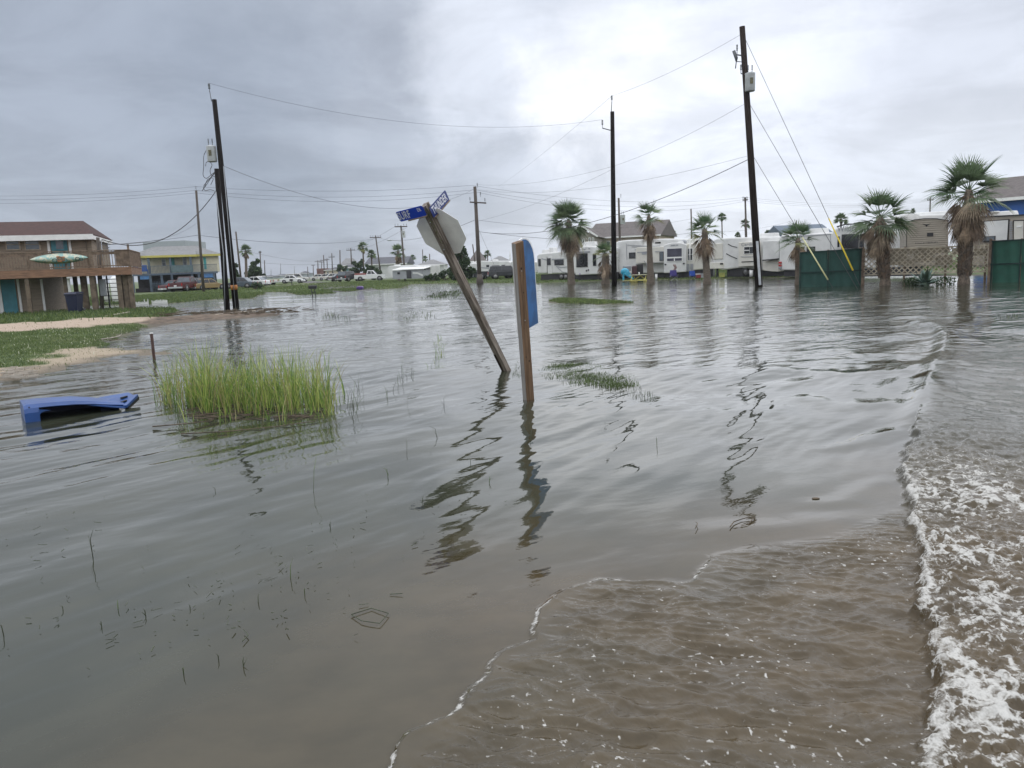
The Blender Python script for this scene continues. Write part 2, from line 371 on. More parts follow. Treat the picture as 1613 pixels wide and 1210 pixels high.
ARCS = [(W2([(1240, 800), (1330, 785), (1420, 745)]), .010, .10), (W2([(1290, 712), (1370, 690), (1440, 668)]), .014, .13),
        (W2([(1000, 606), (1100, 612), (1170, 600), (1215, 577), (1240, 560)]), .016, .25), (W2([(1180, 590), (1240, 584), (1330, 590), (1420, 585), (1466, 575)]), .020, .3),
        (W2([(1240, 620), (1330, 640), (1440, 628)]), .014, .22), (W2([(1300, 560), (1400, 556), (1470, 542), (1492, 527)]), .03, .35), (W2([(1330, 530), (1400, 532), (1460, 520), (1480, 510)]), .03, .4),
        (W2([(1060, 850), (1150, 835), (1260, 830), (1350, 800)]), .008, .16), (W2([(950, 780), (1020, 740), (1130, 700), (1240, 690)]), .008, .16),
        (W2([(880, 760), (980, 700), (1090, 650), (1180, 630)]), .007, .14)]
def rot(X, Y, a): c_, s_ = math.cos(a), math.sin(a); return X*c_+Y*s_, -X*s_+Y*c_
def water(X, Y, RR):
    res = np.maximum(.008, RR*RR/2600)             # mesh step at that range
    z = np.zeros(X.shape); cho = ss(-.02, .25, sdp(X, Y, CHOP)); calm = ss(2.0, 9.0, RR)
    wx = X+.35*pn(X*.35, Y*.35, 3); wy = Y+.35*pn(X*.35+7, Y*.35, 4)
    for i, (lam, sl_, ang, st) in enumerate([(4.2, .022, 100, 3.5), (2.3, .030, 80, 4), (1.5, .040, 145, 5), (.85, .060, 152, 5), (.5, .080, 138, 4), (.28, .080, 150, 3.4), (.95, .022, 118, 5), (.4, .022, 100, 4), (.16, .07, 143, 3.0), (.09, .04, 120, 2.4)]):
        u, v = rot(wx, wy, R(ang)); a = sl_*lam/5.2*ss(1.2, 3., lam/res)
        near = (.36+.64*calm) if lam < .6 else (calm if lam > 2 else (.6+.4*calm))
        amp = .55+.9*(pn(X*.25+i*9, Y*.25, 40+i)+.3)
        z += a*np.clip(amp, .15, 1.5)*near*pn(u/lam*1.2+i*13.3, v/(lam*st)+i*5.1, 60+i)*1.6
    # wash sheet: thin, raised, choppy
    fd, fs, _ = segd(X, Y, FRONT); e = fbm(X*5, Y*5, 71, 3)*.022+fbm(X*1.7, Y*1.7, 72, 2)*.09
    sd_ = sdp(X, Y, CHOP)+e
    wq = 1-ss(.1, .9, fd); z += .012*(ss(0, .05, sd_)*wq+ss(-.5, .9, sd_)*(1-wq))*(1-ss(6, 12, RR))
    far = ss(5, 10, RR)
    for i, (lam, sl_, ang, st) in enumerate([(.085, .62, 72, 3.0), (.045, .60, 90, 2.4), (.2, .24, 62, 3.0), (.5, .10, 75, 2.4)]):
        u, v = rot(X+.05*pn(X*4, Y*4, 90), Y+.05*pn(X*4, Y*4, 91), R(ang)); a = sl_*lam/5.2*ss(1.2, 3., lam/res)
        r_ = 1-np.abs(pn(u/lam, v/(lam*st), 80+i))*2.2
        z += a*cho*r_*(1-.35*far)
    # breaking bore
    d, s, par = segd(X, Y, FOAM); wob = fbm(par*3.1, par*0+2.2, 12, 3)*.05+fbm(X*9, Y*9, 14, 2)*.02; x = d*s+wob
    inr = (par > .01) & (par < 1e6)
    bore = ss(-.012, .05, x)*(.055-.03*ss(.05, .9, x)); z += bore*ss(0., 1.2, par)*(1-ss(8.2, 9.5, RR))
    lump = np.maximum(0, fbm(X*11, Y*11, 22, 3))+.5*np.maximum(0, fbm(X*28, Y*28, 23, 2))
    rightf = ss(-.01, .06, x)*(1-ss(7.5, 9, RR))
    z += rightf*(.020*lump*(1-ss(.1, .9, x))+.010*fbm(X*14, Y*7, 25, 3)+.012*(1-np.abs(fbm(X*3.5, Y*7, 26, 3))*1.6))
    # foam coverage
    lace = 1-np.abs(fbm(X*5.2+.6*pn(X*3, Y*3, 5), Y*9, 33, 4))*2.6
    lace2 = 1-np.abs(fbm(X*13, Y*17, 35, 3))*2.4
    edge = np.exp(-((x-.035)/.045)**2)*(.75+.6*pn(par*2.3, par*0, 9))
    patch = .5+.7*fbm(X*1.3, Y*1.3, 77, 2)
    body = rightf*np.clip(.34-.16*ss(.05, 1.3, x)+.42*(lace-.45)+.30*(lace2-.4)+.55*(patch-.5)+.30*lump, 0, .95)
    foam = np.clip(np.maximum(edge*1.0*rightf, body), 0, 1)*(1-ss(5.8, 8.2, RR))
    # thin white lip of the wash and flecks in it
    d2, s2, p2 = segd(X, Y, FRONT); lip = np.exp(-((sd_-.016)/.017)**2)*np.clip(.62+1.3*pn(p2*2.6, p2*0+5, 3)+.8*pn(X*25, Y*25, 6), 0, 1)*(d2 < .4)*.74
    z += .006*np.exp(-((sd_-.04)/.035)**2)*(d2 < .5)
    fl = np.clip((fbm(X*19+3, Y*30, 44, 3)-.58)*7, 0, 1)*np.clip(.2+1.6*pn(X*1.1, Y*1.1, 45)+.3*ss(.3, 1.6, -x*-1), 0, 1)
    fl2 = np.clip((pn(X*34, Y*44, 46)-.50)*6, 0, 1)*np.clip(.4+pn(X*1.6, Y*1.6, 47), 0, 1)
    st_ = np.clip((1-np.abs(pn(X*2.2+1.2, Y*5.5, 48))*12), 0, 1)*np.clip(pn(X*.9, Y*.9, 49)*3-.9, 0, 1)*np.clip(pn(X*30, Y*40, 50)*3+.3, 0, 1)
    foam = np.maximum(foam, cho*(1-ss(4.5, 6.5, RR))*np.clip(fl*.8+fl2*.95+st_*.35, 0, 1)); foam = np.maximum(foam, lip)
    z += .004*foam
    # smooth unbroken crests further out
    d3, s3, p3 = segd(X, Y, CREST); x3 = d3*s3; z += .075*np.exp(-(np.where(x3 < 0, x3/.16, x3/.5))**2)*ss(-.4, .8, p3)
    for P_, a, wd_ in ARCS:
        d4, s4, p4 = segd(X, Y, P_); q = d4*s4+.06*pn(X*1.5, Y*1.5, 8); tot = sum(math.dist(P_[k], P_[k+1]) for k in range(len(P_)-1))
        z += a*np.exp(-(q/wd_)**2)*ss(0, .3*tot, p4)*(1-ss(.7*tot, tot*1.001, p4)*(a < .02))
        z -= a*.35*np.exp(-((q+wd_*1.7)/wd_)**2)*ss(0, .3*tot, p4)*ss(0, .3*tot, tot-p4+.05)
    silt = ss(-2.0, .9, sdp(X, Y, CHOP)+.5*fbm(X*.6, Y*.6, 15, 3))
    silt = silt*(1-.75*ss(4.5, 9, RR))
    return z, {'foam': foam, 'silt': silt, 'wash': cho, 'coarse': ss(.02, .14, res)}
m_water, p = newmat('flood_water')
pos = N('ShaderNodeNewGeometry').outputs['Position']
nl = noise(pos, .55, 4, .6, .5).outputs[0]; nm = noise(vm('MULTIPLY', pos, (1, 1.6, 1)), 2.2, 5, .6).outputs[0]
green = mixc(mapr(nl, .35, .65), (.024, .029, .019), (.043, .046, .031)); brown = mixc(mapr(nm, .3, .7), (.050, .034, .014), (.080, .056, .027))
wc = mixc(attr('silt'), green, brown)
vor = N('ShaderNodeTexVoronoi'); L(pos, vor.inputs['Vector']); vor.inputs['Scale'].default_value = 95.
vor2 = N('ShaderNodeTexVoronoi'); L(pos, vor2.inputs['Vector']); vor2.inputs['Scale'].default_value = 38.
fn = noise(pos, 60., 4, .7).outputs[0]
holes = mt('ADD', mt('MULTIPLY', mapr(vor.outputs[0], .1, .65, 0, 1), .30), mt('MULTIPLY', mapr(vor2.outputs[0], .15, .7), .28))
fo = mt('ADD', mt('SUBTRACT', mt('MULTIPLY', attr('foam'), 1.35), mt('MULTIPLY', holes, .85)), mt('MULTIPLY', mt('SUBTRACT', fn, .5), .35))
vor3 = N('ShaderNodeTexVoronoi'); vor3.feature = 'DISTANCE_TO_EDGE'; L(vm('ADD', pos, vm('SCALE', noise(pos, 7., 4, .6).outputs[1], None, .16)), vor3.inputs['Vector']); vor3.inputs['Scale'].default_value = 12.
lace_ = mt('MULTIPLY', mapr(vor3.outputs['Distance'], .0, .085, 1., 0.), mapr(attr('foam'), .02, .3))
fo = mt('MULTIPLY_ADD', lace_, .42, fo)
fmask = mapr(fo, .06, .90)
L(mixc(fmask, wc, (.50, .49, .46)), p.inputs['Base Color'])
L(mapr(fmask, 0, .8, .035, .55), p.inputs['Roughness']); p.inputs['IOR'].default_value = 1.41
def bump(h, dist, prev=None, st=1.):
    b = N('ShaderNodeBump'); b.inputs['Distance'].default_value = dist
    if hasattr(st, 'links'): L(st, b.inputs['Strength'])
    else: b.inputs['Strength'].default_value = st
    L(h, b.inputs['Height'])
    if prev is not None: L(prev, b.inputs['Normal'])
    return b.outputs[0]
rp_ = N('ShaderNodeVectorRotate'); rp_.rotation_type = 'Z_AXIS'; L(pos, rp_.inputs['Vector']); rp_.inputs['Angle'].default_value = R(-28)
pr = rp_.outputs[0]
b1 = bump(noise(vm('MULTIPLY', pr, (.45, 1, 1)), 1.5, 3, .55, .3).outputs[0], .085, None, attr('coarse'))
b2 = bump(noise(vm('MULTIPLY', pr, (.55, 1, 1)), 4.5, 4, .6).outputs[0], .024, b1, mt('MULTIPLY_ADD', attr('coarse'), .8, .10))
b3 = bump(noise(vm('MULTIPLY', pr, (1.6, .8, 1)), 24., 4, .62, .6).outputs[0], .0065, b2, mt('MULTIPLY_ADD', attr('wash'), .9, .012))
b4 = bump(mt('SUBTRACT', 1., vor.outputs[0]), .004, b3, fmask)
L(b4, p.inputs['Normal'])
def _steps():
    r = [.35]
    while r[-1] < 190: r.append(r[-1]+max(.0085 if r[-1] > 1.9 else .05, r[-1]**2/2600))
    return np.array(r)
wt = grid('water', _steps(), thetas(960, 37, 90), water, None, m_water); tag(wt, None, None, kind='structure')

# ================================================================== THE STREET SIGN AND THE BLUE BOARD
m_signpost = mat('weathered_post', (.155, .115, .085), .85, .45, 2.2, .004, 10, stretch=(16, 16, 1.4), c2=(.21, .18, .15))
m_post = mat('treated_post', (.135, .078, .042), .8, .25, 2.0, .004, 14, stretch=(18, 18, 1.0), c2=(.18, .11, .062))
m_postgrey = mat('greyed_post_face', (.23, .215, .20), .85, .3, 2.0, .003, 10, stretch=(18, 18, 1.0))
m_blue = mat('sign_blue', (.015, .055, .45), .35, .12, 5)
m_navy = mat('sign_navy', (.010, .026, .15), .35, .12, 5)
m_signback = mat('sign_back', (.86, .84, .80), .45, .10, 3)
m_lett = mat('sign_lettering', (.72, .74, .78), .4, .04)
m_boardblue = mat('board_blue', (.022, .105, .27), .5, .28, 6)
m_knot = mat('wood_knot', (.03, .018, .01), .8, .2)
m_moss = mat('lichen', (.12, .13, .05), .9, .4, 20)
m_bracket = mat('bracket', (.20, .15, .11), .6, .3, 14)
def text(name, s, m, parent, loc, size, rotm, sx_=1., ext=.001):
    c_ = bpy.data.curves.new(name, 'FONT'); c_.body = s; c_.size = size; c_.extrude = ext; c_.align_x = 'CENTER'; c_.align_y = 'CENTER'; c_.offset = size*.014; c_.space_character = 1.07
    c_.materials.append(m); c_.resolution_u = 3; o_ = bpy.data.objects.new(name, c_); me_ = bpy.data.meshes.new_from_object(o_); me_.materials.clear(); me_.materials.append(m); o = bpy.data.objects.new(name, me_); col.objects.link(o); o.parent = parent
    o.matrix_local = Matrix.Translation(loc) @ rotm.to_4x4() @ Matrix.Diagonal((sx_, 1, 1, 1)); return o
base = G(799, 586); d0 = base.y
top = At(668, 321, d0*.885)
ax = (top-base); Lp = ax.length; az = ax.normalized()
axx = (Vector((1, 0, 0))-az*az.x).normalized(); ayy = az.cross(axx)
yaw = R(-27); axr = axx*math.cos(yaw)+ayy*math.sin(yaw); ayr = az.cross(axr)
RM = Matrix((axr, ayr, az)).transposed()
t = thing('street_sign', 'leaning wooden post with blue street name plates above the back of a stop sign', 'street sign', base)
t.rotation_euler = RM.to_euler()
W_ = .105
mb = MB(); b = W_/2; mb.add([(-b, -b, -.5), (b, -b, -.5), (b, b, -.5), (-b, b, -.5), (-b, -b, Lp-.03), (b, -b, Lp-.01), (b, b, Lp), (-b, b, Lp-.02)],
    [(0, 3, 2, 1), (4, 5, 6, 7), (0, 1, 5, 4), (1, 2, 6, 5), (2, 3, 7, 6), (3, 0, 4, 7)])
mb.build('post', m_signpost, t, .006, True)
mb = MB(); rl = random.Random(3)
for i in range(46):
    z_ = Lp-.05-abs(rl.gauss(0, .28)); x_ = rl.uniform(-b*.2, b*.95); mb.ell((x_, -b-.001, z_), (rl.uniform(.003, .011), .004, rl.uniform(.004, .016)), 0, 6, 4)
mb.build('lichen', m_moss, t, 0, True)['kind'] = 'stuff'
mb = MB(); mb.box(-b*1.05, -b*.3, -b-.003, -b+.01, .02, .42, 0); mb.build('rot_patch', m_knot, t, .002, True)
for z_ in (.62, 1.1, 1.55, 2.0): mb = MB(); mb.ell((rl.uniform(-.03, .03), -b, z_), (.008, .003, .012), 0, 8, 5); mb.build('knot', m_knot, t, 0, True)
# octagonal plate on the far face, seen from behind
oc = Lp-.51; r8 = .375/math.cos(math.pi/8)
pts = [(r8*math.cos(math.pi/8+k*math.pi/4), oc+r8*math.sin(math.pi/8+k*math.pi/4)) for k in range(8)]
mb = MB(); mb.prism(pts, b+.006, b+.010); sp_ = mb.build('stop_plate', m_signback, t, 0, True); sp_['label'] = 'bare grey back of an octagonal stop sign'
mb = MB(); mb.prism([((x_)*.93, oc+(z_-oc)*.93) for x_, z_ in pts], b+.0105, b+.012); mb.build('red_face', mat('stop_red', (.35, .01, .012), .35, .06), sp_, 0, True)
for z_ in (oc-.22, oc+.24): mb = MB(); mb.tube([(0, -b-.012, z_), (0, b+.02, z_)], .009, 8); mb.build('bolt', m_steel, t, 0, True)
dT = top.y
def loc_(p): return RM.transposed() @ (Vector(p)-base)
for kind_, pin, pout, dd_, words, mm in (('surf', (668.5, 331.5), (627, 342), .20, [('SURF', -.135, -.002, .128, .60), ('DR', .165, .026, .058, .62)], m_blue), ('thunder', (679.5, 335.5), (704.5, 307), .40, [('THUNDER', .0, -.002, .118, .56)], m_navy)):
    a_ = loc_(At(*pin, dT-.05)); b_ = loc_(At(*pout, dT-.05+dd_)); rgt = (b_-a_) if kind_ == 'thunder' else (a_-b_)
    length = rgt.length; ux = rgt.normalized(); upv = (Vector((0, 0, 1))-ux*ux.z).normalized(); nv = upv.cross(ux)*-1
    c0 = (a_+b_)/2
    def T(x, y, z): return c0+ux*x+nv*y+upv*z
    mb = MB(T); hh = .080; ch = .016
    mb.prism([(-length/2+ch, -hh), (length/2-ch, -hh), (length/2, -hh+ch), (length/2, hh-ch), (length/2-ch, hh), (-length/2+ch, hh), (-length/2, hh-ch), (-length/2, -hh+ch)], -.0015, .0015)
    pl = mb.build('name_plate', mm, t, 0, True)
    pl['label'] = 'blue SURF DR name plate' if kind_ == 'surf' else 'dark blue THUNDER name plate'
    mb = MB(T); mb.box(-length/2+(.13 if kind_ == 'surf' else .03), length/2, -.012, .012, -hh-.018, -hh-.001); mb.build('bracket', m_bracket, pl, .003, True)
    fn_ = nv
    rm = Matrix((ux, upv, fn_)).transposed()
    for s_, x_, y_, sz, cw in words: text('lettering', s_, m_lett, pl, c0+ux*x_*(length/.5)+fn_*.003+upv*y_, sz*1.3, rm, cw*(length/.5), .0008)

base = G(832.5, 628); top = At(815, 381, base.y*.965)
ax = top-base; Lp = ax.length; az = ax.normalized(); axx = (Vector((1, 0, 0))-az*az.x).normalized(); ayy = az.cross(axx)
yaw = R(26); axr = axx*math.cos(yaw)+ayy*math.sin(yaw); ayr = az.cross(axr); RM = Matrix((axr, ayr, az)).transposed()
t = thing('sign_post', 'thick brown wooden post carrying an arched blue board, standing nearest the camera', 'sign post', base); t.rotation_euler = RM.to_euler()
b = .056
mb = MB(); mb.add([(-b, -b, -.5), (b, -b, -.5), (b, b, -.5), (-b, b, -.5), (-b, -b, Lp-.012), (b, -b, Lp+.012), (b, b, Lp+.008), (-b, b, Lp-.012)],
    [(0, 3, 2, 1), (4, 5, 6, 7), (0, 1, 5, 4), (1, 2, 6, 5), (2, 3, 7, 6), (3, 0, 4, 7)])
mb.m[5] = 1
o = mb.build('post', [m_post, m_postgrey], t, .005, True, recalc=False)
for x_, z_, r_ in ((.0, Lp-.32, .012), (.005, Lp-.62, .007), (-.018, Lp-.40, .004), (.0, Lp-1.0, .005), (.022, .52, .010), (-.02, .58, .008), (.028, .3, .004), (-.02, .95, .004)): mb = MB(); mb.ell((x_, -b, z_), (r_*.9, .0025, r_*1.3), 0, 10, 5); mb.build('knot', m_knot, t, 0, True)
bz0 = Lp-1.17; hw = .295; zt = Lp+.0
def arch(h, zb, zt_):
    pts = [(-h, zb), (h, zb)]
    for k in range(0, 13): a_ = math.pi*k/12; pts.append((h*math.cos(a_), zt_-.30+.30*math.sin(a_)))
    return pts
a_ = R(36); ux = Vector((math.cos(a_), math.sin(a_), 0)); uy = Vector((-math.sin(a_), math.cos(a_), 0))
def T(x, y, z): return ux*(x+.275)+uy*y+Vector((0, b*1.0, z))+uy*.035
mb = MB(T); mb.prism(arch(hw, bz0, zt), 0, .018); bo = mb.build('board', m_white, t, .002, True); bo['label'] = 'arched blue board with a white edge'
mb = MB(T); mb.prism(arch(hw-.022, bz0+.004, zt-.02), -.004, -.0005); mb.build('blue_face', m_boardblue, bo, 0, True)
for z_ in (bz0+.2, zt-.35): mb = MB(); mb.tube([(0, -b-.006, z_), (0, b+.03, z_)], .006, 6); mb.build('bolt', m_steel, t, 0, True)

# ================================================================== UTILITY POLES
def pole(px0, py0, px1, py1, r0, r1, label, d=None, m=m_polewood, name='utility_pole', group='wooden utility poles', zb=None, dlean=0., n=12):
    if d is None: p0 = G(px0, py0); d = p0.y
    else: p0 = At(px0, py0, d)
    p1 = At(px1, py1, d+dlean); p0.z = min(p0.z, tz(p0.x, p0.y)-.1) if zb is None else zb
    global IP
    t = thing(name, label, 'utility pole', (p0.x, p0.y, max(0, p0.z)), group); IP = t
    mb = MB(); mb.tube([p0-Vector((0, 0, .4)), p0.lerp(p1, .5), p1], [r0, (r0+r1)/2, r1], n); mb.build('shaft', m, t)
    return t, p0, p1
IP = None
def insul(mb0, p, h=.32, r=.07):
    mb = MB(); p = Vector(p); mb.tube([p, p+Vector((0, 0, h*.4))], .018, 6)
    for k in range(4): z0 = h*(.4+.15*k); mb.tube([p+Vector((0, 0, z0)), p+Vector((0, 0, z0+h*.1))], [r, r*.45], 8)
    mb.build('insulator', m_ins, IP)
def canister(t, c, h=.85, r=.26, rotn=0.):
    mb = MB(); c = Vector(c); mb.tube([c-Vector((0, 0, h/2)), c-Vector((0, 0, h/2-.03)), c+Vector((0, 0, h/2-.05)), c+Vector((0, 0, h/2)), c+Vector((0, 0, h/2+.07))], [r*.92, r, r, r*1.06, r*.4], 16)
    tr = mb.build('transformer', m_trafo, t)
    for dx in (-.12, .1): insul(None, c+Vector((dx, -.02, h/2+.03)), .42, .045)
    mb = MB(); mb.box(c.x-r*.3, c.x+r*.3, c.y-r-.015, c.y-r+.03, c.z-.12, c.z+.2); mb.build('marking', mat('cut_sticker', (.13, .12, .07), .6, .5, 16), tr)
    return tr
# tall pole leaning left, nearest left
tA, A0, A1 = pole(372, 483, 337.5, 157, .19, .13, 'tallest black pole in the left pair, leaning, with a transformer hung below its top', m=m_darkpole)
mb = MB(); ip = A1+Vector((-.16, 0, -.1)); mb.tube([ip, ip+Vector((-.05, 0, .55))], .02, 6); insul(mb, ip+Vector((-.06, 0, .5)), .5, .075); mb.build('pin_insulator', m_ins, tA)
wireA = ip+Vector((-.07, 0, 1.0))
dA = A0.y
canister(tA, At(333.5, 243, dA))
for y_ in (236, 249): mb = MB(); mb.bar(At(333, y_, dA), At(345, y_+2, dA), .05); mb.build('bracket', m_steel, tA)
mb = MB(); mb.tube([At(352, 262, dA-.2), At(371, 484, dA-.25)], .02, 8); mb.build('conduit', m_conduit, tA)
pO = A0.lerp(A1, (483-444.5)/(483-157)); mb = MB(); mb.tube([pO-Vector((0, 0, .16)), pO+Vector((0, 0, .12))], .2, 12); mb.build('orange_band', mat('orange_band', (.35, .14, .03), .6, .35, 9), tA)
mb = MB()
def curl(mb, pts, d, r=.018):
    P = [At(a, b_, d) for a, b_ in pts]; Q = []
    for i in range(len(P)-1):
        p0, p1, p2, p3 = P[max(i-1, 0)], P[i], P[i+1], P[min(i+2, len(P)-1)]
        for k in range(5):
            s_ = k/5; Q.append(.5*((2*p1)+(p2-p0)*s_+(2*p0-5*p1+4*p2-p3)*s_*s_+(3*p1-p0-3*p2+p3)*s_**3))
    Q.append(P[-1]); mb.tube(Q, r, 5)
curl(mb, [(325, 237), (321, 246), (321, 262), (320, 276), (325, 281), (331, 277), (342, 268)], dA-.1)
curl(mb, [(324, 262), (325, 256), (330, 255), (334, 260), (331, 268), (333, 276), (340, 279)], dA-.1)
curl(mb, [(338, 272), (330, 282), (321, 293), (323, 300), (332, 299), (340, 302)], dA-.1)
curl(mb, [(345, 266), (334, 278), (326, 290), (318, 301)], dA-.1)
curl(mb, [(322, 296), (327, 283), (336, 281), (332, 291)], dA-.1)
mb.build('looped_wires', m_wire, tA)
tB, B0, B1 = pole(357.5, 487, 341.5, 266, .16, .13, 'shorter black pole of the left pair, with a grey conduit down its side', m=m_darkpole)
dB = B0.y
mb = MB(); mb.tube([At(340, 302, dB-.2), At(352, 400, dB-.22), At(354.5, 488, dB-.2)], .028, 8); mb.build('conduit', m_conduit, tB)
tC, C0, C1 = pole(320.5, 459, 309, 300, .17, .12, 'thin grey pole standing on the lawn in front of the yellow house', d=88)
mb = MB(); insul(mb, C1, .5, .06); mb.build('pin_insulator', m_ins, tC)
# middle pole
tM, M0, M1 = pole(967.5, 450, 964.5, 176, .21, .145, 'tall straight black pole standing in the water between the short palm and the picnic table', m=m_darkpole)
dM = M0.y
mb = MB(); mb.tube([M1-Vector((.1, 0, .3)), M1+Vector((-.02, 0, .7))], .03, 6); mb.build('top_pin', m_ins, tM); mb = MB(); insul(mb, M1+Vector((-.02, 0, .6)), .55, .08)
brM = At(964, 206, dM); brE = At(949, 202, dM); mb.bar(brM, brE, .06); insul(mb, brE, .6, .08)
mb.build('side_bracket', m_ins, tM); wM_top = M1+Vector((0, 0, 1.1)); wM_side = brE+Vector((0, 0, .6))
# big right pole
tR, R0, R1 = pole(1197, 452, 1169, 42, .22, .155, 'tallest pole, dark and leaning, with a white conduit strip at its foot', m=mat('dark_brown_pole', (.028, .021, .018), .8, .35, 1.5, .004, 8, stretch=(14, 14, .8), spec=.12))
dR = R0.y
def onR(py, dx=0., dy=0.): return At(1169+(py-42)/(452-42)*28+dx, py, dR+dy)
canister(tR, onR(130, 6.5, -.35), .95, .27)
mb = MB(); mb.bar(onR(88), onR(86, -15), .06); mb.bar(onR(98), onR(97, -13), .035); mb.tube([onR(80, -16), onR(92, -12.5), onR(97, -13)], [.09, .09, .04], 6); mb.tube([onR(97, -13), onR(108, -15)], .03, 5); insul(mb, onR(86, -11), .55, .06)
mb.build('cutout_switch', m_ins, tR); mb = MB(); mb.bar(onR(117), onR(116, -7), .05); insul(mb, onR(116, -7), .5, .06); mb.build('side_bracket', m_ins, tR)
mb = MB(); mb.bar(onR(380, .5, -.24), onR(449, .5, -.26), .13, .06); mb.build('conduit', mat('white_conduit', (.5, .52, .54), .5), tR)
# line of poles to the left of the sign and beyond
tO, O0, O1 = pole(756, 446, 748, 294, .24, .16, 'brown pole with a low crossarm, standing at the water edge right of the stop sign', d=82)
dO = O0.y
mb = MB(); mb.bar(At(740, 318.5, dO-.2), At(766, 320, dO-.2), .13); 
for x_, y_ in ((740.5, 318), (764, 319.5), (752, 296), (757, 310)): insul(mb, At(x_, y_, dO-.2), .5, .07)
mb.build('crossarm', m_polewood, tO)
mb = MB(); mb.tube([O0+Vector((0, 0, -.2)), O0+Vector((0, 0, .55)), O0+Vector((0, 0, 1.2))], [.42, .38, .25], 10); mb.build('foot_band', m_polewood, tO)
tN, N0, N1 = pole(978, 440, 974.5, 312, .17, .12, 'grey pole behind the trailers with a transformer, just right of the tall black pole', d=96)
dN = N0.y; canister(tN, At(981, 346, dN-.3), 1.1, .3); mb = MB(); insul(mb, At(978, 312, dN), .5, .06); mb.build('pin_insulator', m_ins, tN)
far_poles = [  # base x,y, top x,y, forward distance, r, crossarm half px, arm y, label
    (638.5, 441, 631.5, 355.5, 118, .17, 10, 357, 'pole with a T crossarm rising through the palm left of the stop sign'),
    (600.5, 432, 591.5, 371, 160, .17, 9, 374, 'leaning pole with crossarm left of the bushy palm in front of the slate roof'),
    (554.8, 438, 552.5, 391, 200, .19, 7, 394, 'pole with crossarm rising beside the white pickup'),
    (536, 437, 535.4, 394, 210, .19, 0, 0, 'straight pole behind the dark off-roader'),
    (524, 437, 522.6, 399, 235, .19, 5, 405, 'pole with crossarm above the row of pale cars'),
    (516, 436, 515, 407, 290, .2, 4, 409, 'small distant pole with short crossarm, third from the dark off-roader'),
    (511, 437, 509.6, 402, 260, .2, 6, 410, 'far pole with a wide crossarm over the brown billboard building'),
    (506, 437, 507, 411, 320, .2, 4, 413, 'faint far pole left of the wide crossarm pole'),
    (501.5, 442, 500.6, 410, 280, .22, 5, 412, 'far pole at the left edge of the brown building'),
    (494, 441, 493.2, 417, 360, .24, 3, 418, 'far hazy pole left of the brown building'),
    (485.5, 441, 484.4, 420, 400, .24, 0, 0, 'faintest far pole at the end of the street'),
    (380, 441, 371.5, 365, 112, .16, 0, 0, 'thin dark pole left of the bushy palm by the black poles'),
    (411.5, 443, 409.6, 396, 190, .17, 2, 398, 'thin pole right of the dark trees behind the white vans'),
    (417.3, 441, 416.6, 410, 230, .17, 0, 0, 'short thin pole standing over the white sedan'),
    (677.5, 430, 676.6, 400, 230, .2, 0, 0, 'dark short pole under the corner of the stop sign'),
    (666.3, 429, 665.6, 393, 240, .17, 0, 0, 'thin pole left of the one under the stop sign corner'),
    (751, 432, 744.5, 385, 130, .13, 0, 0, 'thin leaning black pole just left of the crossarm pole'),
    (803, 425, 803.4, 395, 210, .22, 0, 0, 'white mast just left of the blue board post'),
    (1090.5, 420, 1088.5, 329, 120, .15, 0, 0, 'thin pole behind the trailer roof between two palms'),
    (1177, 420, 1173.8, 311, 105, .17, 4, 315, 'pole with small crossarm behind the trailers, left of the tall leaning pole'),
    (1465.5, 345, 1465.5, 311, 150, .17, 5, 315, 'pole with crossarm behind the tan trailer with the emblem'),
    (1256, 380, 1254.5, 347, 190, .16, 0, 0, 'short thin pole above the leaning palm by the green screen'),
]
PO = {}
for i, (bx, by, tx, ty, d, r, arm, ay, lb) in enumerate(far_poles):
    tq, q0, q1 = pole(bx, by, tx, ty, r, r*.7, lb, d=d, n=8, m=mat('far_mast', (.6, .6, .6), .6) if 'white mast' in lb else m_polewood)
    if q0.z > .3: pass
    if arm:
        mb = MB(); mb.bar(At(tx-arm, ay+.3, d-.1), At(tx+arm, ay-.1, d-.1), .16)
        for s_ in (-.9, -.45, .45, .9): insul(mb, At(tx+arm*s_, ay, d-.1), .45, .07)
        mb.build('crossarm', m_polewood, tq)
    PO[i] = q1
mb = MB(); a0 = At(614, 378.5, 118); mb.bar(At(632, 380, 118), a0, .05); mb.ell(a0, (.45, .18, .12)); 
tl = [o for o in col.objects if o.get('label', '').startswith('pole with a T')][0]; mb.build('street_lamp_arm', m_steel, tl)
canister(tl, At(635.5, 369, 117.6), 1.0, .28)
# flag banner poles / masts far away at left
for px, top_, lb in ((442, 415, 'tall faint mast far away over the flat distance'), (464, 419, 'far mast above the pale boats and roofs'), (427, 424, 'small faint mast far left of the others')):
    pole(px, 441, px, top_, .35, .2, lb, d=520, n=6, name='distant_mast', group='faint masts at the end of the flats', m=mat('far_mast2', (.25, .26, .28), .7))

